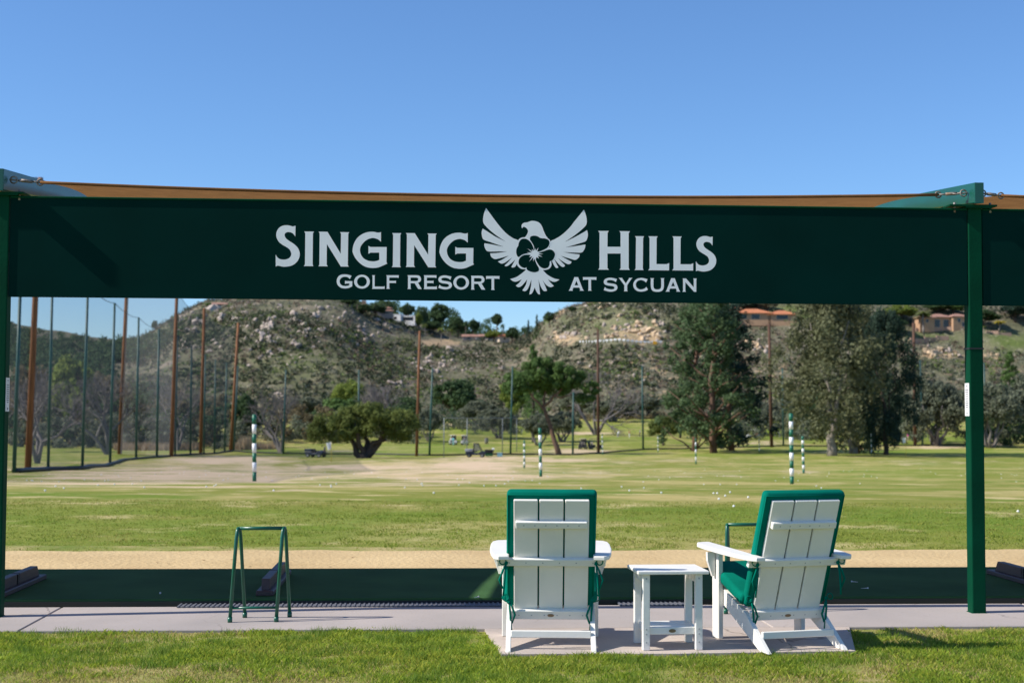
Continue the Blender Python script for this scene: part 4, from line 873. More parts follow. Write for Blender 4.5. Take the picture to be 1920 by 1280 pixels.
        for k in range(34):
            a = rg.uniform(0, 6.28); el = rg.uniform(-.5, 1.3); L_ = rg.uniform(1.9, 2.6); pts = []
            for j in range(6):
                u = j / 5; rr = L_ * u * math.cos(el * (1 - .5 * u)); z = 6.4 + L_ * u * math.sin(el) - 1.3 * u * u; pts.append((rr * math.cos(a), rr * math.sin(a), z))
            for j in range(5):
                w0, w1 = [.05, .3, .36, .3, .2, .02][j], [.05, .3, .36, .3, .2, .02][j + 1]; sd = np.array([-math.sin(a), math.cos(a), 0])
                for sg in (-1, 1):
                    Vs += [pts[j], tuple(np.array(pts[j]) + sd * w0 * sg + [0, 0, -.4 * w0]), tuple(np.array(pts[j + 1]) + sd * w1 * sg + [0, 0, -.4 * w1]), pts[j + 1]]; Fs.append((n0, n0 + 1, n0 + 2, n0 + 3)); n0 += 4
        V, F = np.array(Vs), np.array(Fs)
    elif kind == 'bare':              # leafless grey branching tree
        H, W = 9.0, 9.0; segs = []
        def grow(p, d, L_, r, dep):
            e = p + d * L_; tb.tube([tuple(p), tuple(e)], [r, r * .72], 6 if dep < 2 else 3, cap=False)
            if dep >= 6: return
            for q in range(3 if dep in (1, 2, 3) else 2):
                nd = d + rg.normal(size=3) * (.42 if dep else .55) + np.array([0, 0, .10]); nd /= np.linalg.norm(nd); grow(e, nd, L_ * rg.uniform(.66, .88), r * .62, dep + 1)
        for q in range(3):
            d0 = np.array([rg.normal() * .35, rg.normal() * .35, 1.0]); d0 /= np.linalg.norm(d0); grow(np.array([0, 0, -.2]), d0, 2.2, .26, 0)
        V, F = None, None
    t_me = tb.mesh(kind + '_trunk')
    if V is None:
        co = np.array([v.co for v in t_me.vertices]); H, W = co[:, 2].max(), max(np.ptp(co[:, 0]), np.ptp(co[:, 1])) * .85; c_me = None
    else: c_me = fast_mesh(kind + '_crown', V, F)
    PROTO[key] = (t_me, c_me, H, W); return PROTO[key]

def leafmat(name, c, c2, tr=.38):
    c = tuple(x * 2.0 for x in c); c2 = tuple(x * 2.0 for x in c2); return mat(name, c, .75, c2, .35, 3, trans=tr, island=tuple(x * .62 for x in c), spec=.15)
LM = {'dark': leafmat('foliage_dark', (.045, .075, .03), (.03, .052, .022)), 'euc': leafmat('foliage_eucalyptus', (.062, .095, .042), (.045, .072, .033)), 'gum': leafmat('foliage_gum', (.10, .105, .055), (.075, .08, .042)),
      'oak': leafmat('foliage_oak', (.092, .112, .03), (.066, .084, .023)), 'pine': leafmat('foliage_pine', (.07, .115, .032), (.048, .084, .026)), 'olive': leafmat('foliage_olive', (.105, .115, .078), (.075, .085, .055)),
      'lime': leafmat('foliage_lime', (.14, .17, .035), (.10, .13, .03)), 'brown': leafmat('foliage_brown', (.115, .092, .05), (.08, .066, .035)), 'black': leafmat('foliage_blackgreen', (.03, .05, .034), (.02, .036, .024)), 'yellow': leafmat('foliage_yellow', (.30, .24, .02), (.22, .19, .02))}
bark = mat('bark', (.085, .06, .045), .9, (.05, .036, .028), 2, 5, bump=.3); bark_red = mat('bark_red', (.19, .10, .065), .9, (.11, .065, .045), 1, 5); bark_pale = mat('bark_pale', (.30, .26, .22), .85, (.17, .14, .115), .8, 5); bark_grey = mat('bark_grey', (.20, .175, .165), .9, (.14, .12, .115), .8, 4)
SPEC = {'eucalyptus': ('eucalyptus_tree', bark_red), 'gum': ('gum_tree', bark_pale), 'oak': ('oak_tree', bark), 'tree': ('broadleaf_tree', bark), 'pine': ('pine_tree', bark_red), 'conifer': ('conifer_tree', bark), 'olive': ('olive_tree', bark_grey), 'palm': ('palm_tree', bark_pale), 'bare': ('bare_tree', bark_grey)}
def tree(kind, var, x, Y, ytop, wpx, leaf, label, rot=None, group=None, trunkmat=None, depth=None):
    t_me, c_me, H, W = proto(kind, var); nm, bm_ = SPEC[kind]
    p = stand(x, Y * 1.35 if Y < 340 else Y)
    yb = proj(p)[1]; h = (yb - ytop) * p.y / FPX; wd = wpx * p.y / FPX
    t = thing(nm, label, 'tree', p, random.uniform(0, 6.28) if rot is None else rot, group); sx = wd / W
    t.scale = (sx, sx if depth is None else depth, h / H)
    link('trunk', t_me, t, trunkmat or bm_)
    if c_me is not None: link('crown', c_me, t, LM[leaf])
    return t
def ridge_tree(kind, var, x, ybase, ytop, wpx, leaf, label, rot=None, group=None):
    p = on_ground(x, ybase, 430); return tree(kind, var, x, p.y, ytop, wpx, leaf, label, rot, group)
g_ = 'tall eucalyptus trees at the range end'
tree('eucalyptus', 1, 1302, 178, 530, 118, 'euc', 'tall dark eucalyptus, left of its clump, with reddish trunk', .3, g_)
tree('eucalyptus', 2, 1338, 172, 515, 150, 'euc', 'tallest dark eucalyptus in the middle of the clump', 1.4, g_)
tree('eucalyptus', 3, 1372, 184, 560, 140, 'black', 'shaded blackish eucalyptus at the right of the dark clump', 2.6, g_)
tree('gum', 1, 1560, 158, 535, 240, 'gum', 'big grey-green gum tree with pale trunks', .6, g_)
tree('gum', 2, 1600, 172, 550, 215, 'gum', 'second grey-green gum tree half hidden behind the big one', 2.0, g_)
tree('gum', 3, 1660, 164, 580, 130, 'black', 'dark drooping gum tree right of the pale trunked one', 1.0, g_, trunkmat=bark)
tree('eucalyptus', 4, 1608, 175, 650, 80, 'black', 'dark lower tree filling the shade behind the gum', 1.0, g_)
tree('pine', 1, 1028, 166, 668, 180, 'pine', 'leaning flat-topped green pine right of the cage', 0.0)
tree('conifer', 1, 1000, 215, 640, 62, 'pine', 'bright pointed conifer behind the leaning pine')
tree('oak', 1, 683, 141, 750, 212, 'oak', 'broad low oak on splayed dark limbs', 0.0)
tree('tree', 1, 1243, 200, 772, 62, 'oak', 'small round leaning tree left of the eucalyptus clump')
tree('bare', 1, 72, 95, 680, 170, None, 'large bare grey tree behind the nearest wooden pole', .4)
tree('bare', 2, 528, 168, 722, 130, None, 'bare grey tree behind the leftmost striped stake', 1.0)
tree('bare', 3, 1118, 238, 690, 150, None, 'bare brownish tree beside the wooden pole with parked carts', 2.0)
tree('bare', 4, 335, 175, 690, 130, None, 'bare tree behind the third wooden net pole', .3)
tree('bare', 5, 735, 230, 715, 150, None, 'bare grey crown rising behind the broad oak', .8)
tree('bare', 6, 205, 150, 690, 140, None, 'bare tree between the first two wooden net poles', .8)
mid = [('tree', 1, 55, 160, 660, 90, 'brown', 'brownish tree seen between canopy post and nearest wooden pole'), ('tree', 2, 135, 190, 655, 100, 'lime', 'yellow-green tree behind the net, left part'), ('tree', 3, 190, 230, 690, 120, 'brown', 'rusty brown tree behind the second wooden pole'), ('tree', 2, 20, 200, 690, 120, 'dark', 'dark tree at far left behind the net'), ('olive', 1, 240, 210, 745, 110, 'olive', 'grey-green tree between second and third wooden poles'), ('tree', 1, 280, 240, 700, 110, 'dark', 'dark green tree behind the third wooden pole'), ('olive', 2, 310, 205, 765, 90, 'olive', 'low grey tree left of the third wooden pole'), ('tree', 3, 390, 230, 745, 110, 'brown', 'brown-grey tree behind the fourth wooden pole'), ('tree', 2, 462, 190, 732, 60, 'dark', 'dark tree just right of the leaning wooden pole'),
       ('olive', 3, 600, 240, 765, 90, 'olive', 'grey tree left of the oak, behind'), ('tree', 1, 640, 235, 735, 110, 'pine', 'green tree peeping over the left of the oak'), ('tree', 3, 655, 300, 705, 80, 'lime', 'yellow-green tree above the oak, far behind'), ('tree', 2, 570, 290, 740, 90, 'olive', 'dull green tree behind the bare grey tree'), ('olive', 1, 805, 215, 760, 60, 'olive', 'grey olive between the wooden and green poles'), ('tree', 2, 850, 290, 705, 110, 'dark', 'large dark tree above the hitting cage'), ('olive', 2, 900, 255, 745, 90, 'olive', 'grey olive behind the hitting cage roof'), ('olive', 3, 935, 225, 760, 80, 'olive', 'grey olive at the right of the hitting cage'), ('tree', 3, 962, 250, 700, 60, 'lime', 'yellow-green tree left of the leaning pine'), ('olive', 1, 1010, 205, 770, 80, 'olive', 'grey tree under the left of the pine crown'), ('olive', 2, 1055, 215, 765, 80, 'olive', 'grey tree under the right of the pine crown'), ('tree', 1, 760, 260, 735, 90, 'dark', 'dark tree just behind the right of the oak'), ('olive', 3, 1150, 300, 745, 110, 'olive', 'grey scrubby tree behind the carts pole'), ('tree', 2, 1275, 230, 760, 60, 'dark', 'dark small tree at foot of eucalyptus clump'),
       ('tree', 3, 1215, 320, 740, 90, 'olive', 'dull tree left of the small round one, behind'), ('olive', 1, 1420, 240, 745, 90, 'olive', 'grey olive right of the eucalyptus clump'), ('olive', 2, 1475, 245, 740, 100, 'olive', 'grey olive behind the wooden pole between the groves'), ('tree', 2, 1395, 290, 730, 90, 'dark', 'dark tree behind the grey olive right of the clump'), ('olive', 3, 1755, 205, 700, 130, 'olive', 'large grey olive left of the right canopy post'), ('olive', 1, 1700, 260, 730, 90, 'olive', 'grey olive behind the wooden pole by the hillside house'), ('olive', 2, 1858, 200, 705, 120, 'olive', 'big grey olive with pale stems right of the right post'), ('olive', 3, 1930, 215, 690, 120, 'olive', 'grey olive cut off at the right edge'), ('conifer', 1, 1894, 330, 655, 66, 'pine', 'dark pointed conifer above the right olives'), ('tree', 1, 1790, 260, 720, 90, 'olive', 'grey-green tree hugging the right canopy post'), ('tree', 3, 1650, 250, 720, 90, 'dark', 'dark tree behind the drooping gum'), ('tree', 1, 1520, 270, 720, 100, 'dark', 'dark tree behind the big gum, left side'), ('tree', 2, 1090, 320, 730, 90, 'olive', 'dull tree far behind the pine, right side')]
for a in mid: tree(*a, group='trees of the golf course')
tops = [('tree', 1, 702, 596, 563, 40, 'euc', 'airy tall tree left behind the brown-roofed house'), ('tree', 2, 722, 596, 560, 36, 'euc', 'airy tall tree right behind the brown-roofed house'), ('conifer', 1, 738, 598, 570, 16, 'dark', 'narrow dark conifer between the two hilltop houses'), ('tree', 3, 764, 606, 565, 34, 'euc', 'airy blue-green tree behind the white house'), ('tree', 1, 790, 610, 566, 34, 'euc', 'airy tree right behind the white house'), ('tree', 2, 824, 624, 564, 48, 'dark', 'big domed dark tree on the skyline'), ('tree', 3, 784, 622, 583, 20, 'lime', 'small lime green tree right of the white house'), ('tree', 1, 812, 628, 598, 40, 'dark', 'dark shrubby tree below the big domed one'), ('tree', 2, 858, 634, 592, 34, 'dark', 'round dark tree in the row right of the domed one'), ('tree', 3, 886, 634, 594, 26, 'dark', 'small round dark tree left of the umbrella pine'), ('pine', 1, 931, 636, 587, 46, 'dark', 'umbrella shaped pine on the saddle skyline'), ('tree', 1, 960, 646, 608, 26, 'dark', 'dark tree right of the umbrella pine'), ('conifer', 1, 990, 646, 598, 14, 'black', 'slim dark cypress in the saddle'), ('conifer', 1, 1006, 640, 588, 16, 'dark', 'taller slim conifer right of the cypress'), ('tree', 2, 1030, 612, 582, 26, 'dark', 'dark tree on the right hill crest'), ('tree', 3, 1072, 592, 572, 18, 'dark', 'dark bush-like tree on the right hill crest'), ('tree', 1, 925, 640, 616, 34, 'lime', 'yellow-green tree beside the saddle house'), ('tree', 2, 680, 592, 568, 30, 'dark', 'dark round tree left of the brown-roofed house'), ('tree', 1, 650, 575, 556, 34, 'dark', 'dark tree clump near the crest right of the rocks'), ('tree', 3, 392, 580, 566, 20, 'pine', 'bright green tree on the left rocky crest'), ('tree', 1, 288, 618, 597, 15, 'dark', 'small tree on the left ridge, left of the third pole'), ('tree', 2, 316, 612, 597, 14, 'dark', 'small tree on the left ridge beside the third pole'), ('tree', 2, 1845, 612, 578, 70, 'dark', 'large green tree right of the right post up the hill'), ('tree', 3, 1905, 606, 566, 80, 'black', 'dark tree at the right edge up the hill'), ('tree', 1, 1690, 606, 566, 60, 'lime', 'bright green tree left above the tan house'), ('tree', 2, 1672, 628, 585, 60, 'dark', 'dark tree left of the tan house'), ('tree', 3, 1790, 590, 566, 50, 'pine', 'green tree above the tan house roof'), ('tree', 1, 1400, 585, 555, 60, 'black', 'dark tree behind the orange roof'), ('tree', 2, 1440, 585, 560, 40, 'olive', 'grey-green tree right behind the orange roof'), ('tree', 2, 1760, 592, 562, 60, 'dark', 'dark tree behind the tan house'), ('tree', 1, 1350, 610, 565, 50, 'dark', 'dark tree left of the orange-roofed house')]
for a in tops: ridge_tree(*a, group='trees on the hill crests')
for x, yb, yt, wd, lf, lb in [(1733, 626, 578, 42, 'oak', 'feathery palm in front of the tan house'), (1876, 624, 598, 34, 'yellow', 'yellow palm on the slope right of the right post'), (843, 640, 612, 14, 'oak', 'slim palm below the domed tree'), (872, 640, 596, 12, 'dark', 'slim tall palm left of the saddle house'), (942, 642, 602, 13, 'dark', 'slim palm beside the umbrella pine'), (826, 640, 610, 16, 'lime', 'small palm in the row below the domed tree'), (1846, 628, 608, 14, 'oak', 'small palm right beside the right post'), (796, 630, 603, 14, 'oak', 'slim palm right of the white house')]:
    ridge_tree('palm', 1, x, yb, yt, wd, lf, lb, group='palms on the hill')
# left ridge forest: reads as one mass of oaks
rf = np.random.default_rng(5); cl_ = []
for k in range(900):
    x = rf.uniform(-260, 330); f = rf.random() ** .8; yr = np.interp(x, _RX, _RY); y = yr + 2 + f * (85 if x < 210 else 40)
    if x > 260 and rf.random() < .6: continue
    p = on_ground(x, y, 430); s = rf.uniform(1.6, 3.2); cl_.append((p.x, p.y, p.z + s * .6, s))
V, F = cloud(cl_, 60, .55, rf); o = link('ridge_forest', fast_mesh('ridge_forest', V, F), None, LM['dark']); stuff(o, 'dark oak woodland covering the far left ridge', 'woodland')

# thickets: the trees beyond the course close into one mass
def thicket(name, m, label, regs, seed, leaf=.30, per=70):
    rg = np.random.default_rng(seed); cl_ = []
    for x0, x1, ytop, Y0, n, smin, smax in regs:
        for k in range(n):
            x = rg.uniform(x0, x1); Y = Y0 * rg.uniform(.96, 1.06); p = stand(x, Y); yb = proj(p)[1]
            yt = ytop + 22 * float(fbm(x / 38 + seed, 1.7, 3)); hmax = (yb - yt) * Y / FPX; s = rg.uniform(smin, smax); z = rg.uniform(0.02, 1) ** .9 * max(hmax - s * .7, .4)
            cl_.append((p.x, p.y, p.z + z, s))
    V, F = cloud(cl_, per, leaf, rg, .4); o = link(name, fast_mesh(name, V, F), None, m); stuff(o, label, 'woodland')
thicket('olive_thicket', LM['olive'], 'grey-green thicket closing the view behind the course trees', [(20, 470, 775, 252, 170, .7, 1.5), (480, 800, 770, 290, 110, .8, 1.7), (790, 1080, 765, 330, 80, .9, 1.9), (1380, 1700, 755, 310, 110, .9, 1.9), (1690, 1990, 735, 285, 150, .9, 1.8)], 71)
thicket('dark_thicket', LM['dark'], 'dark evergreen thicket behind the course trees', [(10, 300, 735, 262, 110, .9, 1.8), (250, 470, 755, 262, 80, .8, 1.6), (560, 780, 755, 305, 60, 1.0, 2.0), (790, 960, 755, 355, 50, 1.0, 2.0), (1240, 1420, 780, 345, 50, .9, 1.8), (1480, 1720, 745, 320, 70, 1.0, 2.2), (1830, 1990, 760, 285, 45, .9, 1.8)], 72)
thicket('brown_thicket', LM['brown'], 'brownish leafless thicket behind the left net', [(10, 230, 700, 268, 130, .9, 1.8), (180, 460, 745, 266, 110, .8, 1.6), (470, 620, 755, 295, 60, .9, 1.8), (1090, 1240, 765, 430, 40, 1.0, 1.8)], 73)
thicket('crest_thicket', LM['dark'], 'dense tree and shrub mass along the hill crest behind the houses', [(665, 745, 566, 735, 70, 1.8, 3.2), (740, 800, 580, 770, 50, 2.0, 3.4), (780, 860, 574, 800, 170, 2.0, 3.6), (840, 920, 594, 812, 120, 1.8, 3.4), (915, 1010, 608, 812, 80, 1.6, 3.0), (1660, 1720, 576, 640, 50, 1.4, 2.6), (1340, 1500, 568, 640, 60, 1.6, 3.0), (1730, 1990, 562, 645, 110, 1.8, 3.2)], 74, .5, 55)
thicket('lime_thicket', LM['lime'], 'yellow-green garden trees among the crest houses', [(735, 860, 606, 785, 40, 1.0, 2.0), (900, 960, 622, 800, 24, 1.2, 2.0), (1680, 1760, 572, 640, 18, 1.2, 2.2)], 75, .45, 50)
reed_m = mat('dry_reed', (.42, .30, .18), .9, (.34, .24, .15), .5, 3, island=(.30, .22, .13), trans=.2)
rg = np.random.default_rng(77); Vr = []
for x0, x1, Y0, n, h in [(215, 375, 240, 1500, 1.3), (430, 530, 243, 900, 1.2), (448, 470, 240, 260, 2.2)]:
    for k in range(n):
        p = stand(rg.uniform(x0, x1), Y0 + rg.uniform(-4, 4)); a = rg.uniform(0, 6.28); hh_ = h * rg.uniform(.6, 1.2); w_ = .09; dx, dy = math.cos(a) * w_, math.sin(a) * w_; lx, ly = rg.normal(size=2) * .25
        Vr += [(p.x - dx, p.y - dy, p.z), (p.x + dx, p.y + dy, p.z), (p.x + lx, p.y + ly, p.z + hh_)]
o = link('dry_reeds', fast_mesh('dry_reeds', np.array(Vr), np.arange(len(Vr)).reshape(-1, 3)), None, reed_m); stuff(o, 'tan dry reed bed behind the left net', 'reeds')

# chaparral on the slopes
def shrubs(name, n, seed, m, label, smin, smax, keep, leaf=.48, per=17):
    rg = np.random.default_rng(seed); xs_ = rg.uniform(240, 2000, n * 3); f = rg.random(n * 3)
    ry = np.interp(xs_, _RX, _RY); Yr = np.interp(xs_, _DX, _DY)
    Yv = HB + (Yr * 1.0 - HB) * f ** .85; Xv = (xs_ - 960) / FPX * Yv; Zv = ground(Xv, Yv)
    pyv = 770 + (xs_ - 960) * math.tan(ROLL) - (Zv - CAM_H) / Yv * FPX
    k = keep(xs_, pyv, Xv, Yv, rg); Xv, Yv, Zv = Xv[k][:n], Yv[k][:n], Zv[k][:n]; s = rg.uniform(smin, smax, len(Xv)) * rg.choice([.7, 1, 1, 1.5], len(Xv))
    V, F = cloud(np.stack([Xv, Yv, Zv + s * .35, s], 1), per, leaf, rg); o = link(name, fast_mesh(name, V, F), None, m); stuff(o, label, 'shrubs')
nz = lambda X, Y, sc, o: fbm(X / sc + o, Y / sc - o, 3)
def not_road(x, y): return ~(((x > 1040) & (x < 1245) & (abs(y - 640) < 9)) | ((x > 1130) & (x < 1245) & (y > 600) & (y < 646)) | ((x > 775) & (x < 870) & (y > 632) & (y < 650)) | ((x > 1700) & (x < 1800) & (y > 580) & (y < 640)) | ((x > 1365) & (x < 1475) & (y > 575) & (y < 605)) | ((x > 735) & (x < 782) & (y > 588) & (y < 606)) | ((x > 1810) & (y > 600) & (y < 655)))
shrubs('dark_chaparral', 4300, 21, leafmat('shrub_dark', (.045, .054, .028), (.032, .04, .022), .2), 'dark evergreen chaparral shrubs over the hillside', .9, 2.3, lambda x, y, X, Y, r: not_road(x, y) & (nz(X, Y, 26, 3) + r.normal(size=len(x)) * .14 > .0) & (r.random(len(x)) < np.where(x > 1000, .55, 1)))
shrubs('sage_scrub', 5200, 22, leafmat('shrub_sage', (.14, .138, .10), (.11, .11, .08), .2), 'grey-green sage scrub over the hillside', .6, 1.4, lambda x, y, X, Y, r: not_road(x, y) & (nz(X, Y, 30, 8) + r.normal(size=len(x)) * .35 > -.1), leaf=.33)
shrubs('green_scrub', 3600, 23, leafmat('shrub_green', (.085, .12, .03), (.06, .09, .024), .15), 'fresh green low scrub over the hillside', .5, 1.3, lambda x, y, X, Y, r: not_road(x, y) & (nz(X, Y, 20, 15) + r.normal(size=len(x)) * .15 > .08), leaf=.33)
shrubs('brown_scrub', 3000, 24, leafmat('shrub_brown', (.12, .085, .06), (.085, .065, .05), .1), 'dry brownish scrub over the hillside', .7, 1.5, lambda x, y, X, Y, r: not_road(x, y) & (nz(X, Y, 24, 31) + r.normal(size=len(x)) * .3 > .0), leaf=.33)

# boulders --------------------------------------------------------------------
granite = mat('granite', (.52, .43, .36), .9, (.34, .28, .24), .35, 8, bump=.5, bscale=2.5, bdist=.2, spec=.1)
ochre_rock = mat('ochre_rock', (.60, .44, .28), .9, (.45, .34, .235), .5, 6, bump=.5, bscale=2.0, bdist=.25, spec=.1)
BM = []
for k in range(7):
    b = MB(); g = bmesh.ops.create_icosphere(b.bm, subdivisions=2, radius=1.0); rg = np.random.default_rng(60 + k); offs = rg.normal(size=(9, 3)); offs /= np.linalg.norm(offs, axis=1, keepdims=True)
    for v in b.bm.verts:
        c = np.array(v.co)
        for pl, dd in zip(offs, rg.uniform(.35, .8, 9)):
            q = c @ pl
            if q > dd: c = c - pl * (q - dd) * .95
        v.co = Vector(c * (1.15 + .05 * rg.normal()))
    BM.append(b.mesh('boulder'))
rk = random.Random(4)
MARKS = [(330, 'the third wooden pole'), (382, 'the fourth pole'), (440, 'the leaning pole'), (477, 'the leftmost stake'), (533, 'the bare tree'), (590, "the oak's left side"), (680, "the oak's trunk"), (740, "the oak's right side"), (786, 'the pole by the oak'), (850, 'the cage'), (930, "the cage's right end"), (1014, 'the leaning pine'), (1075, 'the parked carts'), (1121, 'the carts pole'), (1165, 'the far green'), (1204, 'the green pole'), (1240, 'the small round tree'), (1410, 'the white cart'), (1442, 'the pole between groves'), (1715, 'the right wooden pole'), (1770, 'the grey olive'), (1860, 'the right olives')]
def boulders(lst, m, label, group):
    for cx, cy, dx, dy, n, sz in lst:
        for k in range(max(1, round(n * .8))):
            x = cx + rk.gauss(0, .5) * dx; y = cy + rk.gauss(0, .5) * dy; p = on_ground(x, y, 430)
            o = link('boulder', BM[rk.randrange(7)], None, m); s = sz * rk.choice((.45, .6, .75, 1.0, 1.5)) * p.y / FPX / 2
            o.location = p + Vector((0, 0, s * .12)); o.scale = (s * rk.uniform(.9, 1.5), s * rk.uniform(.8, 1.3), s * rk.uniform(.7, 1.2)); o.rotation_euler = (rk.uniform(-.5, .5), rk.uniform(-.5, .5), rk.uniform(0, 6.28))
            q = proj(p); lm = min(MARKS, key=lambda m_: abs(m_[0] - q[0])); rel = (q[1] - np.interp(q[0], _RX, _RY))
            tag(o, label + ', ' + ('high' if rel < 28 else 'midway' if rel < 75 else 'low') + ' above ' + lm[1], 'boulder', group)
boulders([(350, 618, 16, 8, 6, 13), (372, 606, 12, 8, 5, 14), (345, 600, 14, 6, 4, 10), (395, 584, 22, 6, 7, 15), (408, 600, 16, 8, 4, 11), (440, 602, 6, 4, 2, 13), (420, 638, 12, 6, 4, 11), (355, 646, 8, 4, 3, 9), (393, 664, 10, 5, 3, 9), (447, 618, 8, 6, 4, 9), (435, 632, 8, 5, 2, 8), (432, 575, 12, 5, 4, 10), (290, 645, 30, 12, 6, 7), (310, 690, 30, 10, 5, 6)], granite, 'pale granite boulder, left rocky hill', 'boulders at the left end of the rocky hill')
boulders([(497, 618, 11, 14, 12, 13), (505, 638, 12, 10, 7, 12), (470, 602, 10, 8, 6, 10), (524, 578, 6, 6, 4, 9), (510, 598, 6, 4, 3, 9), (556, 598, 10, 8, 5, 12), (566, 622, 14, 7, 8, 10), (607, 618, 8, 7, 4, 12), (592, 594, 10, 5, 4, 8), (610, 583, 16, 5, 6, 9), (556, 650, 10, 5, 5, 9), (585, 650, 8, 4, 3, 8), (527, 664, 8, 5, 3, 9), (503, 666, 6, 5, 3, 9), (486, 674, 8, 5, 4, 8), (470, 686, 6, 3, 2, 8), (547, 680, 6, 3, 2, 7), (470, 650, 10, 6, 3, 8), (515, 742, 14, 8, 5, 10), (575, 612, 10, 6, 3, 9), (470, 570, 30, 6, 6, 8)], granite, 'pale granite boulder, middle of rocky hill', 'boulders on the middle of the rocky hill')
boulders([(671, 622, 8, 8, 4, 15), (688, 634, 8, 10, 7, 9), (722, 612, 8, 4, 3, 8), (730, 617, 6, 3, 2, 7), (700, 600, 20, 4, 4, 8)], granite, 'pale granite boulder below hilltop houses', 'boulders below the hilltop houses')
boulders([(800, 682, 14, 8, 8, 11), (785, 696, 14, 6, 7, 10), (768, 702, 10, 5, 5, 9), (740, 722, 10, 8, 6, 9), (826, 684, 12, 8, 5, 9), (836, 660, 10, 5, 4, 12), (850, 662, 12, 5, 4, 8), (880, 692, 12, 6, 4, 9), (893, 664, 20, 6, 5, 8), (930, 660, 16, 6, 4, 8), (940, 694, 10, 4, 3, 8), (900, 640, 16, 4, 3, 8)], granite, 'pale granite boulder, central outcrop', 'boulders on the central outcrop')
boulders([(1052, 588, 8, 6, 5, 11), (1040, 600, 6, 6, 4, 9), (1120, 572, 14, 5, 5, 10), (1130, 578, 6, 6, 4, 9), (1165, 592, 8, 5, 3, 8), (1180, 585, 14, 10, 6, 8), (1195, 610, 14, 8, 6, 9), (1055, 632, 24, 9, 12, 9), (1095, 636, 16, 6, 5, 8), (1165, 622, 20, 12, 9, 10), (1205, 622, 20, 12, 10, 12), (1225, 632, 16, 8, 7, 13), (1232, 605, 8, 8, 3, 12), (1150, 634, 22, 5, 6, 9)], ochre_rock, 'ochre rock, right hill road cut', 'rocks of the right hill road cut')
boulders([(1405, 645, 14, 7, 7, 10), (1425, 650, 12, 5, 4, 9), (1758, 662, 22, 6, 10, 10), (1780, 666, 12, 5, 5, 9), (1735, 668, 10, 5, 3, 8), (1862, 666, 18, 5, 6, 8), (1843, 640, 3, 2, 1, 8)], ochre_rock, 'ochre rock in bank under houses', 'rocks under the hillside houses')

# small broken rock between the boulders
rs = np.random.default_rng(91); ico = np.array([v.co for v in BM[0].vertices]); icof = np.array([p.vertices[:] for p in BM[0].polygons]); Vs = []; Fs = []; n0 = 0
sel = rs.choice(len(ico), 12, replace=False)
b = MB(); g = bmesh.ops.create_icosphere(b.bm, subdivisions=1, radius=1.0); sm = b.mesh('pebble'); ico = np.array([v.co for v in sm.vertices]); icof = np.array([p.vertices[:] for p in sm.polygons])
for cx, cy, dx, dy, n in [(380, 600, 60, 22, 150), (350, 650, 60, 24, 70), (500, 630, 34, 34, 170), (570, 615, 60, 24, 150), (610, 590, 60, 14, 90), (520, 668, 60, 16, 80), (684, 628, 26, 18, 80), (800, 688, 44, 22, 170), (900, 672, 60, 24, 120), (1060, 630, 34, 14, 110), (1190, 615, 50, 26, 190), (1120, 585, 40, 16, 70), (1415, 650, 34, 10, 60), (1765, 664, 44, 9, 90), (1150, 690, 90, 30, 80), (740, 720, 24, 16, 50)]:
    for k in range(int(n * .25)):
        p = on_ground(cx + rs.normal() * .6 * dx, cy + rs.normal() * .6 * dy, 430); s_ = rs.uniform(.3, .95)
        V = ico * (s_ * rs.uniform(.6, 1.4, 3)) * (1 + .18 * rs.normal(size=(len(ico), 1))); Vs.append(V + np.array([p.x, p.y, p.z + s_ * .2])); Fs.append(icof + n0); n0 += len(ico)
o = link('broken_rock', fast_mesh('broken_rock', np.concatenate(Vs), np.concatenate(Fs)), None, granite); stuff(o, 'small broken granite strewn between the hillside boulders', 'rocks')
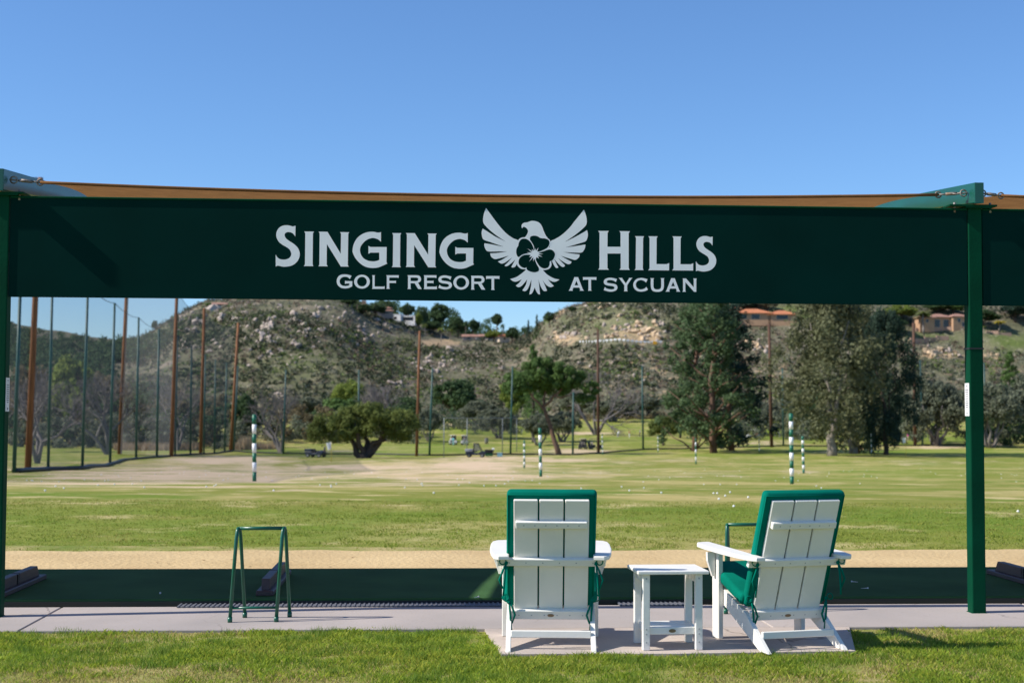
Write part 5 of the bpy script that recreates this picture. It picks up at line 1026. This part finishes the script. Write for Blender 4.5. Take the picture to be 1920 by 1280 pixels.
# ------------------------------------------------------------------ houses on the hill
stucco_tan = mat('stucco_tan', (.46, .28, .165), .9, (.40, .24, .145), .5, 4); stucco_white = mat('stucco_white', (.72, .70, .68), .9); stucco_grey = mat('stucco_grey', (.30, .26, .24), .9); stucco_cream = mat('stucco_cream', (.62, .50, .38), .9)
tile_orange = mat('tile_orange', (.55, .20, .08), .85, (.42, .15, .07), 1.2, 4, bump=.5, bscale=3, bdist=.1); tile_brown = mat('tile_brown', (.38, .20, .14), .9, (.27, .15, .11), 1.2, 4, bump=.4, bscale=3, bdist=.1); glass = mat('window_glass', (.02, .025, .035), .12); block = mat('retaining_block', (.42, .27, .19), .9, (.34, .22, .16), 1.0, 4)
def house(x, ybase, label, vols, rotz=0.0, name='hill_house', sc=1.0):
    """vols: (dx, dy, w, d, h, roof, wall material, roof material, windows) in metres around the base point"""
    p = on_ground(x, ybase, 430); t = thing(name, label, 'house', p, rotz, 'houses on the hillside'); t.scale = (sc, sc, sc * .9)
    for dx, dy, w_, d_, h, roof, wm, rm, wins, z0 in vols:
        b = MB(); b.box((dx, dy, z0 + h / 2 - 1.0), (w_, d_, h + 2.0)); b.build('wall', wm, t)
        ov = .7; rz = z0 + h + .002; hw, hd = w_ / 2 + ov, d_ / 2 + ov
        if roof in ('hip', 'gable'):
            rh = min(w_, d_) * .22; ri = hd * (1.0 if roof == 'hip' else 0.0)
            b = MB(); q = [b.bm.verts.new(v) for v in ((dx - hw, dy - hd, rz), (dx + hw, dy - hd, rz), (dx + hw, dy + hd, rz), (dx - hw, dy + hd, rz), (dx - hw + min(ri, hw * .8), dy, rz + rh), (dx + hw - min(ri, hw * .8), dy, rz + rh), (dx - hw, dy - hd, rz - .25), (dx + hw, dy - hd, rz - .25), (dx + hw, dy + hd, rz - .25), (dx - hw, dy + hd, rz - .25))]
            for f in ((0, 1, 5, 4), (2, 3, 4, 5), (1, 2, 5), (3, 0, 4), (0, 6, 7, 1), (1, 7, 8, 2), (2, 8, 9, 3), (3, 9, 6, 0), (9, 8, 7, 6)): b.bm.faces.new([q[i] for i in f])
            b.build('roof', rm, t)
        else:
            b = MB(); b.box((dx, dy, rz + .15), (w_ + .3, d_ + .3, .3)); b.build('roof', rm, t)
        for wx, wz, ww, wh in wins:
            b = MB(); b.box((dx + wx, dy - d_ / 2 - .03, z0 + wz), (ww + .3, .1, wh + .3)); wo = b.build('window', mat('window_frame', (.45, .38, .30), .7), t)
            b = MB(); b.box((dx + wx, dy - d_ / 2 - .09, z0 + wz), (ww, .06, wh)); b.build('pane', glass, wo)
    return t, p
h_, _ = house(710, 592, 'hilltop house with long brown roof left of the white house', [(0, 0, 13, 9, 3.2, 'hip', stucco_grey, tile_brown, [(-2, 1.6, 3, 1.4), (3, 1.6, 3, 1.6)], 1.0), (3.5, -3, 8, 6, 2.6, 'hip', stucco_grey, tile_brown, [(0, 1.4, 4, 1.2)], 0)], .1, sc=.85)
b = MB(); b.box((-7.8, 0, 4), (2.2, 2.2, 10)); b.build('chimney', stucco_tan, h_)
house(752, 606, 'white flat-roofed modern house on the hill crest', [(-3.2, 0, 8.5, 8, 5.5, 'flat', stucco_white, stucco_white, [(-2, 3.2, 1.6, 1.6), (.8, 3.2, 1.6, 1.6)], 0), (5.5, .5, 9, 7, 4.5, 'flat', stucco_white, stucco_white, [(0, 2.6, 6.5, 2.2)], 0)], -.25, sc=.78)
house(898, 638, 'long low house with brown gable roofs in the saddle', [(-5, 0, 16, 9, 3.0, 'gable', stucco_grey, tile_brown, [(-3, 1.5, 3, 1.4), (3, 1.5, 3, 1.4)], 0), (8, 0, 14, 9, 3.0, 'gable', stucco_grey, tile_brown, [(0, 1.5, 5, 1.5)], .3)], .05, sc=.6)
house(941, 640, 'small cream house with red roof right of the saddle house', [(0, 0, 7, 7, 3.4, 'gable', stucco_cream, tile_orange, [(0, 1.7, 1.4, 1.2)], 0)], .5, sc=.75)
house(905, 622, 'upper saddle house with flat red roofline half hidden by trees', [(0, 0, 18, 8, 3.2, 'gable', stucco_grey, tile_brown, [(-4, 1.6, 4, 1.4), (4, 1.6, 4, 1.4)], 0)], 0, sc=.6)
house(412, 578, 'small grey house with pitched roof on the left rocky crest', [(0, 0, 9, 7, 2.6, 'gable', stucco_grey, tile_brown, [(0, 1.4, 3, 1.1)], 0)], .2, sc=.7)
house(1420, 603, 'low house with bright orange tile roof on the right hill', [(-2, 0, 13, 9, 3.2, 'hip', stucco_tan, tile_orange, [(-3.5, 1.7, 2.4, 1.8), (1, 1.7, 2.8, 1.8)], 0), (8.5, -.5, 10, 8, 2.7, 'hip', stucco_tan, tile_orange, [(0, 1.5, 4, 1.6)], 0)], -.08)
house(1371, 600, 'small orange-roofed tower house left of the orange-roofed house', [(0, 0, 4.2, 4.2, 4.0, 'hip', stucco_tan, tile_orange, [(0, 2.6, 1.2, 1.2)], 0)], .3)
house(1757, 616, 'large tan house with hipped tile roofs beside the right post', [(-6, 0, 6.5, 8, 4.8, 'hip', stucco_tan, tile_brown, [(0, 3.2, 1.2, 1.4)], 0), (1, 1.5, 9, 8, 5.2, 'hip', stucco_tan, tile_brown, [(-2, 2.2, 2.4, 3.4), (2, 2.2, 2.4, 3.4)], 0), (8.5, -.5, 7, 9, 5.4, 'hip', stucco_tan, tile_brown, [(-1, 3.6, 1.2, 1.6), (1.4, 1.6, 2, 2)], 0)], .12, sc=.86)
house(1905, 800, 'dark stucco clubhouse wall behind the right olive trees', [(0, 6, 26, 9, 7, 'hip', mat('stucco_dark', (.16, .12, .11), .9), tile_brown, [(-6, 2, 2.4, 1.6), (2, 2, 2.4, 1.6)], 0)], .1, 'clubhouse') if False else None
def wall(pts, h, th, label, name='retaining_wall', m=None):
    P_ = [on_ground(x, y, 430) for x, y in pts]; t = thing(name, label, 'wall', P_[0])
    for a, c in zip(P_, P_[1:]):
        d = c - a; L_ = math.hypot(d.x, d.y); b = MB(); b.box((0, 0, 0), (L_, th, h + 1.0)); o = b.build('wall_section', m or block, t)
        o.location = (a + c) / 2 - P_[0] + Vector((0, 0, h / 2 - .5)); o.rotation_euler = (0, 0, math.atan2(d.y, d.x))
        b = MB(); b.box((-L_ / 2, 0, 0), (.6, th + .3, h + 1.3)); o2 = b.build('pier', m or block, t); o2.location = o.location; o2.rotation_euler = o.rotation_euler
wall([(1708, 646), (1735, 644), (1757, 643), (1779, 641)], 1.6, .3, 'pinkish block retaining wall on the slope below the tan house')
wall([(1718, 622), (1745, 624), (1770, 621), (1800, 619)], 1.2, .3, 'terrace wall at the foot of the tan house')
wall([(1850, 626), (1872, 628), (1896, 630)], .9, .3, 'low wall below the yellow palm')
# road with white guard rail on the right hill
gp = [on_ground(x, y, 430) for x, y in ((1085, 645), (1110, 645), (1140, 645), (1175, 646), (1210, 647), (1242, 648))]
gr = thing('guard_rail', 'white dashed guard rail along the hill road', 'guard rail', gp[0]); n = 22
for k in range(n):
    u = (k + .5) / n * (len(gp) - 1); i_ = int(u); a, c = gp[i_], gp[min(i_ + 1, len(gp) - 1)]; q = a.lerp(c, u - i_); d = c - a
    b = MB(); b.box((0, 0, .85), (1.1 if k > 4 else .6, .12, .45)); b.box((0, .1, .2), (.12, .1, 1.7)); o = b.build('rail_panel', white_paint, gr); o.location = Vector((q.x, q.y, G(q.x, q.y))) - gp[0]; o.rotation_euler = (0, 0, math.atan2(d.y, d.x))
p = on_ground(1228, 652, 430); ys_ = thing('road_sign', 'orange-yellow road sign below the guard rail', 'sign', p)
b = MB(); b.tube([(0, 0, -.3), (0, 0, 1.6)], .06, 6); b.build('sign_post', pole_grey, ys_)
b = MB(); b.box((0, -.08, 1.3), (1.5, .05, 1.1)); b.build('sign_plate', mat('sign_yellow', (.75, .36, .01), .6), ys_)

# ------------------------------------------------------------------ golf carts, utility cart, range clutter
tyre = mat('tyre_rubber', (.018, .018, .02), .8); cart_dark = mat('cart_navy', (.012, .02, .045), .4); cart_white = mat('cart_white', (.75, .75, .75), .4); roof_white = mat('cart_roof', (.75, .74, .70), .5)
def wheel(parent, x, y, r=.22):
    b = MB(); b.tube([(x, y - .09, r), (x, y + .09, r)], r, 14); wo = b.build('wheel', tyre, parent); b = MB(); b.tube([(x, y - .1, r), (x, y + .1, r)], r * .5, 10); b.build('hub', pole_grey, wo)
def golf_cart(p, rotz, label, bodym, roofm, bag=True, z=1.0):
    t = thing('golf_cart', label, 'golf cart', p, rotz, 'parked golf carts'); t.scale = (z, z, z)
    b = MB(); b.prism([(-1.15, .28), (1.15, .28), (1.2, .52), (1.05, .72), (.62, .86), (.5, .42), (-.15, .42), (-.2, .70), (-.95, .78), (-1.2, .70)], 'y', -.55, .55, bev=.04); b.build('body', bodym, t)
    b = MB(); b.box((-.38, 0, .76), (.5, 1.0, .12), None, .04); b.box((-.62, 0, 1.02), (.12, 1.0, .42), Matrix.Rotation(R(-12), 3, 'Y'), .04); b.build('seat', mat('cart_seat', (.35, .31, .25), .7), t)
    b = MB(); b.box((-.1, 0, 1.84), (1.75, 1.15, .07), None, .03); b.build('roof', roofm, t)
    for x0, x1 in ((.62, .55), (-.85, -.8)):
        for y in (-.5, .5): b = MB(); b.tube([(x0, y, .75), (x1, y, 1.82)], .02, 5); b.build('roof_post', black, t)
    b = MB(); b.poly([(.64, -.48, .9), (.64, .48, .9), (.57, .48, 1.78), (.57, -.48, 1.78)]); b.build('windscreen', mat('cart_glass', (.05, .06, .07), .1), t)
    b = MB(); b.torus((.30, -.25, 1.0), .16, .018, Matrix.Rotation(R(55), 3, 'Y')); b.build('steering_wheel', black, t)
    for x in (-.78, .82):
        for y in (-.52, .52): wheel(t, x, y)
    if bag:
        for y in (-.25, .25):
            b = MB(); b.tube([(-1.08, y, .5), (-1.25, y, 1.25)], .13, 8); b.build('bag', mat('bag_dark', (.03, .03, .04), .7), t)
    return t
golf_cart(on_ground(1093, 842) , R(75), 'dark golf cart with pale load on top, left of the parked pair', cart_dark, mat('straw_roof', (.62, .58, .36), .7), z=1.0)
golf_cart(on_ground(1116, 842), R(20), 'dark golf cart beside the wooden pole, right of the parked pair', cart_dark, black)
golf_cart(on_ground(1410, 822), R(12), 'white golf cart right of the eucalyptus clump', cart_white, roof_white, False)
golf_cart(on_ground(849, 834) + Vector((0, .8, 0)), R(80), 'white-roofed golf cart at the left behind the cage', cart_white, roof_white, False)
golf_cart(on_ground(871, 834) + Vector((0, .8, 0)), R(100), 'white-roofed golf cart at the right behind the cage', cart_white, roof_white, False)
golf_cart(on_ground(593, 857), R(4), 'dark blue cart with two people under the left of the oak', cart_dark, black) if False else None
def utility_cart(x, y, rotz, label, cab):
    p = on_ground(x, y); t = thing('utility_cart', label, 'utility cart', p, rotz)
    b = MB(); b.prism([(-1.4, .35), (1.35, .35), (1.4, .7), (.9, .95), (.4, .62), (-.2, .62), (-.25, .8), (-1.4, .8)], 'y', -.65, .65, bev=.04); b.build('body', cart_dark, t)
    b = MB(); b.box((-.95, 0, 1.0), (1.1, 1.3, .32), None, .03); b.build('cargo_bed', mat('bed_grey', (.30, .32, .38), .6) if cab else cart_dark, t)
    if cab:
        b = MB()
        for y_ in (-.6, .6): b.tube([(-.32, y_, .8), (-.25, y_, 2.0), (.35, y_, 1.98), (.85, y_, .95)], .04, 6)
        b.tube([(-.25, -.6, 2), (-.25, .6, 2)], .04, 6); b.tube([(.35, -.6, 1.98), (.35, .6, 1.98)], .04, 6); b.build('cage_frame', black, t)
        b = MB(); b.poly([(-.30, -.6, .85), (-.24, -.6, 1.96), (.34, -.6, 1.94), (.82, -.6, 1.0)]); b.poly([(-.30, .6, .85), (-.24, .6, 1.96), (.34, .6, 1.94), (.82, .6, 1.0)]); b.poly([(-.31, -.6, .85), (-.31, .6, .85), (-.25, .6, 1.96), (-.25, -.6, 1.96)]); b.build('mesh_screen', dark_net, t)
    b = MB(); b.box((.0, 0, .85), (.45, 1.0, .14), None, .04); b.build('seat', black, t)
    for xx in (-.9, .95):
        for yy in (-.62, .62): wheel(t, xx, yy, .28)
    return t, p
dark_net = net_m.copy(); dark_net.name = 'cab_screen'; [n for n in dark_net.node_tree.nodes if n.type == 'MIX_SHADER'][0].inputs[0].default_value = .5
utility_cart(892, 857, R(-4), 'dark ball-collecting utility cart with mesh cab inside the cage', True)
utility_cart(592, 857, R(-25), 'dark open cart parked under the left side of the oak', False)
p = on_ground(917, 856); t = thing('ball_hopper', 'green and black ball hopper beside the utility cart', 'hopper', p)
b = MB(); b.box((0, 0, .8), (1.3, .8, .45), None, .05); b.build('bin', black, t); b = MB(); b.box((0, 0, .33), (1.1, .7, .45), None, .05); b.build('base_box', mat('hopper_green', (.01, .09, .03), .6), t); b = MB(); b.box((.62, 0, 1.12), (.4, .5, .25), None, .05); b.build('white_jug', white_paint, t)
p = on_ground(937, 856); t = thing('storage_tub', 'pale blue plastic tub at the right of the cage', 'tub', p)
b = MB(); b.box((0, 0, .26), (.75, .6, .5), None, .05); b.build('tub', mat('tub_blue', (.22, .42, .52), .5), t); b = MB(); b.box((0, 0, .55), (.8, .65, .06), None, .02); b.build('lid', mat('tub_blue', (.22, .42, .52), .5), t)
for x, y, c, lb in [(912, 832, (.30, .28, .26), 'grey litter bin on the fairway behind the cage'), (699, 848, (.55, .56, .58), 'pale bin right of the oak trunk')]:
    p = on_ground(x, y); t = thing('litter_bin', lb, 'bin', p, 0, 'course bins'); b = MB(); b.tube([(0, 0, 0), (0, 0, .95), (0, 0, 1.05)], [.34, .38, .36], 12); b.build('drum', mat('bin_%d' % x, c, .6), t); b = MB(); b.tube([(0, 0, 1.052), (0, 0, 1.12), (0, 0, 1.2)], [.39, .37, .15], 12); b.build('lid', mat('bin_lid', (.1, .1, .1), .6), t)

# ------------------------------------------------------------------ people far out on the course
skin = mat('skin', (.50, .30, .21), .6); hairm = mat('hair_dark', (.03, .022, .018), .7); shoe = mat('shoe_white', (.6, .6, .6), .6)
def person(x, y, rotz, label, top, bottom, cap=None, pose='stand', short=False, dy=0.0):
    p = on_ground(x, y) + Vector((0, dy, 0)); p.z = G(p.x, p.y)
    if pose == 'bend': a = {'chest': (.26, 0, 1.22), 'neck': (.36, 0, 1.38), 'head': (.44, 0, 1.50), 'crown': (.47, 0, 1.62)}
    else: a = {'chest': (0, 0, 1.28), 'neck': (.01, 0, 1.47), 'head': (.03, 0, 1.58), 'crown': (.02, 0, 1.70)}
    ch = Vector(a['chest']); V = [(0, 0, .95), (a['chest'][0] * .5, 0, 1.10), a['chest'], a['neck'], a['head'], a['crown']]; E = [(0, 1), (1, 2), (2, 3), (3, 4), (4, 5)]; Rr = [(.15, .17), (.13, .15), (.14, .19), (.055, .055), (.088, .078), (.07, .065)]
    for s in (-1, 1):
        n = len(V); hand = ch + (Vector((.34, s * .03, -.42)) if pose == 'bend' else Vector((.12, s * .22, -.52))); el = ch + Vector((.06, s * .27, -.20))
        V += [tuple(ch + Vector((0, s * .19, .12))), tuple(el), tuple(hand), tuple(hand + Vector((.03, 0, -.09)))]; E += [(2, n), (n, n + 1), (n + 1, n + 2), (n + 2, n + 3)]; Rr += [(.065, .065), (.047, .047), (.034, .034), (.03, .02)]
        n = len(V); V += [(0, s * .10, .88), (.04, s * .12, .50), (-.02, s * .13, .09), (.13, s * .14, .04)]; E += [(0, n), (n, n + 1), (n + 1, n + 2), (n + 2, n + 3)]; Rr += [(.095, .095), (.065, .065), (.045, .045), (.045, .03)]
    me = bpy.data.meshes.new('body'); me.from_pydata(V, E, []); tmp = bpy.data.objects.new('tmp', me); C.objects.link(tmp)
    md = tmp.modifiers.new('skin', 'SKIN'); md.use_smooth_shade = True
    for sv, r in zip(me.skin_vertices[0].data, Rr): sv.radius = r
    me.skin_vertices[0].data[0].use_root = True
    tmp.modifiers.new('sub', 'SUBSURF').levels = 1
    dg = bpy.context.evaluated_depsgraph_get(); m2 = bpy.data.meshes.new_from_object(tmp.evaluated_get(dg)); bpy.data.objects.remove(tmp)
    mats = [skin, top, bottom, shoe, cap or hairm]
    for m_ in mats: m2.materials.append(m_)
    hc = Vector(a['head'])
    for f in m2.polygons:
        c = f.center; k = 1
        if c.z < .09: k = 3
        elif c.z < (.50 if short else .09) : k = 0
        elif c.z < .98 and abs(c.y) < .24 and c.x < .2: k = 2
        if (c - hc).length < .19: k = 0 if c.z < hc.z + .055 else 4
        elif k == 1 and (c - ch).length > .42 and c.z < 1.1: k = 0
        f.material_index = k
    t = thing('person', label, 'person', p, rotz, 'golfers on the course'); m2.name = 'body'; bo = link('body', m2, t); bo.data.materials[0] = skin
    b = MB(); b.prism([(.0, 0), (.13, .06), (.16, 0), (.13, -.06)], 'z', 0, .012); q = b.build('cap_peak', cap or hairm, t); q.location = hc + Vector((.05, 0, .05))
    b = MB(); b.ellipsoid((0, 0, 0), (.022, .016, .022), 1); q = b.build('nose', skin, t); q.location = hc + Vector((.09, 0, -.01))
    for s in (-1, 1):
        b = MB(); b.ellipsoid((0, 0, 0), (.012, .014, .03), 1); q = b.build('ear', skin, t); q.location = hc + Vector((-.01, s * .085, 0))
    if pose == 'bend':
        b = MB(); hnd = ch + Vector((.36, 0, -.48)); b.tube([tuple(hnd), (hnd.x + .35, 0, .03)], .012, 5); b.box((hnd.x + .37, 0, .03), (.05, .1, .04)); b.build('golf_club', steel, t)
def cl(n, c): return mat('cloth_' + n, c, .85)
navy = cl('navy', (.02, .03, .07)); whitec = cl('white', (.75, .75, .75)); red = cl('red', (.30, .06, .04)); pink = cl('pink', (.6, .03, .35)); teal_c = cl('turquoise', (.10, .55, .62)); grey_c = cl('grey', (.3, .3, .32)); khaki = cl('khaki', (.45, .38, .28)); blk = cl('black', (.015, .015, .02))
for a in [(609, 857, R(200), 'person in dark blue standing beside the cart under the oak', navy, blk, navy), (846, 835, R(90), 'person in white top and dark trousers beside the left white-roofed cart', whitec, blk, whitec), (850, 835, R(200), 'person in turquoise beside the left white-roofed cart', teal_c, teal_c, None), (871, 835, R(100), 'person in pale grey beside the right white-roofed cart', grey_c, grey_c, whitec), (1158, 821, R(10), 'bending golfer in white shirt on the far green', whitec, grey_c, whitec, 'bend'), (1180, 821, R(0), 'golfer in red shirt and white shorts on the far green', red, whitec, None), (1200, 819, R(180), 'golfer in grey near the green pole on the far green', grey_c, blk, None), (1219, 817, R(180), 'dark clothed golfer left of the small round tree', blk, blk, None), (1453, 817, R(0), 'golfer in white just right of the wooden pole between the groves', whitec, khaki, whitec), (1462, 820, R(170), 'golfer in white with grey shorts right of the other one in white', whitec, grey_c, whitec, 'bend'), (1702, 826, R(0), 'golfer in pink behind the white flag on the right', pink, khaki, None)]:
    person(*a)
# ------------------------------------------------------------------ grass
def blades(name, n, seed, area, mtl, h0, h1, w, label, keep, cat='grass'):
    rg = np.random.default_rng(seed); X = rg.uniform(area[0], area[1], n); Y = rg.uniform(area[2], area[3], n)
    k = keep(X, Y, rg); X, Y = X[k], Y[k]; n = len(X); h = rg.uniform(h0, h1, n) * (.85 + .9 * fbm(X * 4.5, Y * 4.5, 3)); a = rg.uniform(0, 6.28, n); l = rg.uniform(.2, 1.1, n) * h; la = rg.uniform(0, 6.28, n)
    wx, wy = np.cos(a) * w, np.sin(a) * w; z = ground(X, Y) - .006
    mx, my = X + np.cos(la) * l * .35, Y + np.sin(la) * l * .35
    V = np.stack([np.stack([X - wx, Y - wy, z], 1), np.stack([X + wx, Y + wy, z], 1), np.stack([mx + wx * .7, my + wy * .7, z + h * .6], 1), np.stack([X + np.cos(la) * l, Y + np.sin(la) * l, z + h], 1)], 1).reshape(-1, 3)
    i = np.arange(n) * 4; F = np.stack([i, i + 1, i + 2, i + 3], 1); o = link(name, fast_mesh(name, V, F), None, mtl); return stuff(o, label, cat)
PADXY = [(p.x, p.y) for p in pad]
def inside(X, Y, poly, grow=0.0):
    r = np.zeros(len(X), bool); n = len(poly)
    for i in range(n):
        x1, y1 = poly[i]; x2, y2 = poly[(i + 1) % n]; c = ((y1 > Y) != (y2 > Y)) & (X < (x2 - x1) * (Y - y1) / (y2 - y1 + 1e-12) + x1); r ^= c
    return r
def tt_(X, Y): return (X - O.x) * et.x + (Y - O.y) * et.y
def lawn_keep(dens):
    def f(X, Y, rg):
        ok = (tt_(X, Y) < T_W0 + .015 + .06 * fbm(X * 3, Y * 0 + 2, 3)) & ~inside(X, Y + .02 * fbm(X * 6, Y * 6, 2), PADXY) & (abs(X) < Y * .40 + .3)
        d = dens(X, Y); return ok & (rg.random(len(X)) < d)
    return f
patch = lambda X, Y: fbm(X * .8 + 4, Y * 1.4 + 2, 4)
g_green = mat('blade_green', (.40, .48, .045), .6, (.48, .47, .075), 1.1, 4, trans=.48, island=(.18, .30, .028), spec=.25)
g_dry = mat('blade_straw', (.58, .47, .21), .8, (.46, .37, .15), 2, 3, trans=.35, island=(.42, .36, .13), spec=.1)
blades('lawn_grass', 330000, 31, (-4.2, 4.2, 6.3, 10.0), g_green, .014, .036, .0022, 'short green lawn grass in front of the concrete walk', lawn_keep(lambda X, Y: np.clip(.55 + 1.5 * patch(X, Y) + .9 * fbm(X * 5, Y * 5, 3), .06, 1)))
blades('dry_lawn_grass', 150000, 32, (-4.2, 4.2, 6.3, 10.0), g_dry, .010, .026, .0022, 'straw-coloured dry grass among the lawn', lawn_keep(lambda X, Y: np.clip(.60 - 1.5 * patch(X, Y) + .4 * fbm(X * 6 + 3, Y * 6, 3), .06, 1)))
rt_ = np.random.default_rng(41); cx_ = rt_.uniform(-4.2, 4.2, 900); cy_ = rt_.uniform(6.5, 9.9, 900); cr_ = rt_.uniform(.02, .075, 900)
kk = (patch(cx_, cy_) > -.12); cx_, cy_, cr_ = cx_[kk], cy_[kk], cr_[kk]; per_ = 60; bx_ = np.repeat(cx_, per_) + rt_.normal(size=len(cx_) * per_) * np.repeat(cr_, per_); by_ = np.repeat(cy_, per_) + rt_.normal(size=len(cx_) * per_) * np.repeat(cr_, per_)
g_tuft = mat('blade_tuft', (.20, .31, .035), .6, (.26, .34, .05), 1.5, 3, trans=.45, island=(.11, .20, .02), spec=.25)
def tuft_keep(X, Y, rg): return lawn_keep(lambda a, c: np.ones(len(a)))(X, Y, rg)
_k = tuft_keep(bx_, by_, rt_); bx_, by_ = bx_[_k], by_[_k]; n_ = len(bx_); h_t = rt_.uniform(.022, .055, n_); a_ = rt_.uniform(0, 6.28, n_); la_ = rt_.uniform(0, 6.28, n_); l_ = rt_.uniform(.2, .9, n_) * h_t; w_b = .0024
Vt = np.stack([np.stack([bx_ - np.cos(a_) * w_b, by_ - np.sin(a_) * w_b, np.full(n_, -.006)], 1), np.stack([bx_ + np.cos(a_) * w_b, by_ + np.sin(a_) * w_b, np.full(n_, -.006)], 1), np.stack([bx_ + np.cos(la_) * l_, by_ + np.sin(la_) * l_, h_t - .006], 1)], 1).reshape(-1, 3)
stuff(link('grass_tufts', fast_mesh('grass_tufts', Vt, np.arange(n_ * 3).reshape(-1, 3)), None, g_tuft), 'darker taller grass tufts dotted over the lawn', 'grass')
f_green = mat('range_blade', (.28, .34, .05), .7, (.37, .35, .08), .5, 5, trans=.38, island=(.18, .26, .035), spec=.15)
f_dry = mat('range_blade_dry', (.42, .36, .11), .8, (.35, .32, .09), .5, 5, trans=.3, island=(.29, .28, .06), spec=.1)
sf = lambda X, Y: 4.86 + .09 * fbm(((X - O.x) * es.x + (Y - O.y) * es.y) * 1.1, X * 0 + 3.3, 4)
rk_ = lambda pr: (lambda X, Y, rg: (tt_(X, Y) > sf(X, Y) - .02) & (abs(X) < Y * .40 + .5) & (rg.random(len(X)) < np.clip(pr(X, Y), .05, 1) * (18 / Y) ** 1.2))
blades('range_grass', 330000, 33, (-11, 11, 14.4, 26), f_green, .012, .034, .004, 'short mown grass on the near driving range', rk_(lambda X, Y: .6 + .9 * fbm(X * .9, Y * .9, 4)))
blades('dry_range_grass', 150000, 34, (-11, 11, 14.4, 26), f_dry, .012, .03, .004, 'dry straw tinted grass on the near driving range', rk_(lambda X, Y: .4 - .9 * fbm(X * .9, Y * .9, 4)))
# small debris: leaves and tufts on sand and walk
leaf_m = mat('dry_leaf', (.20, .10, .04), .8); rl = random.Random(9)
b = MB(); n = 8; b.poly([(-.02, 0, .004), (0, -.01, .001), (.022, 0, .005), (0, .011, .002)]); lme = b.mesh('fallen_leaf'); lme.materials.append(leaf_m)
for k in range(16):
    p = tee(rl.uniform(.3, 7.2), rl.uniform(2.9, 4.7), .008); o = link('fallen_leaf', lme, None, None, p); o.rotation_euler = (rl.uniform(-.2, .2), rl.uniform(-.2, .2), rl.uniform(0, 6)); tag(o, 'small dry brown leaf lying on the sand strip', 'leaf', 'dry leaves on the sand')

# broken tees left on the mat
tee_m = white_paint
for k, (x, y) in enumerate([(1603, 1090), (1621, 1102), (893, 1119), (836, 1070), (300, 1112)]):
    p = flat(x, y, .062 if y > 1075 else .012); t = thing('golf_tee', ['white tee lying on the mat right of the turned chair', 'second white tee on the mat right of the turned chair', 'white tee on the mat left of the left chair', 'white tee lying on the sand left of the left chair', 'white tee on the mat left of the bag stand'][k], 'tee', p, rl.uniform(0, 3), 'tees left on the ground')
    b = MB(); b.tube([(-.03, 0, 0), (.022, 0, 0), (.030, 0, 0)], [.0015, .003, .007], 6); b.build('shaft', tee_m, t); b = MB(); b.tube([(.030, 0, 0), (.033, 0, 0)], [.0075, .008], 8); b.build('cup', tee_m, t)
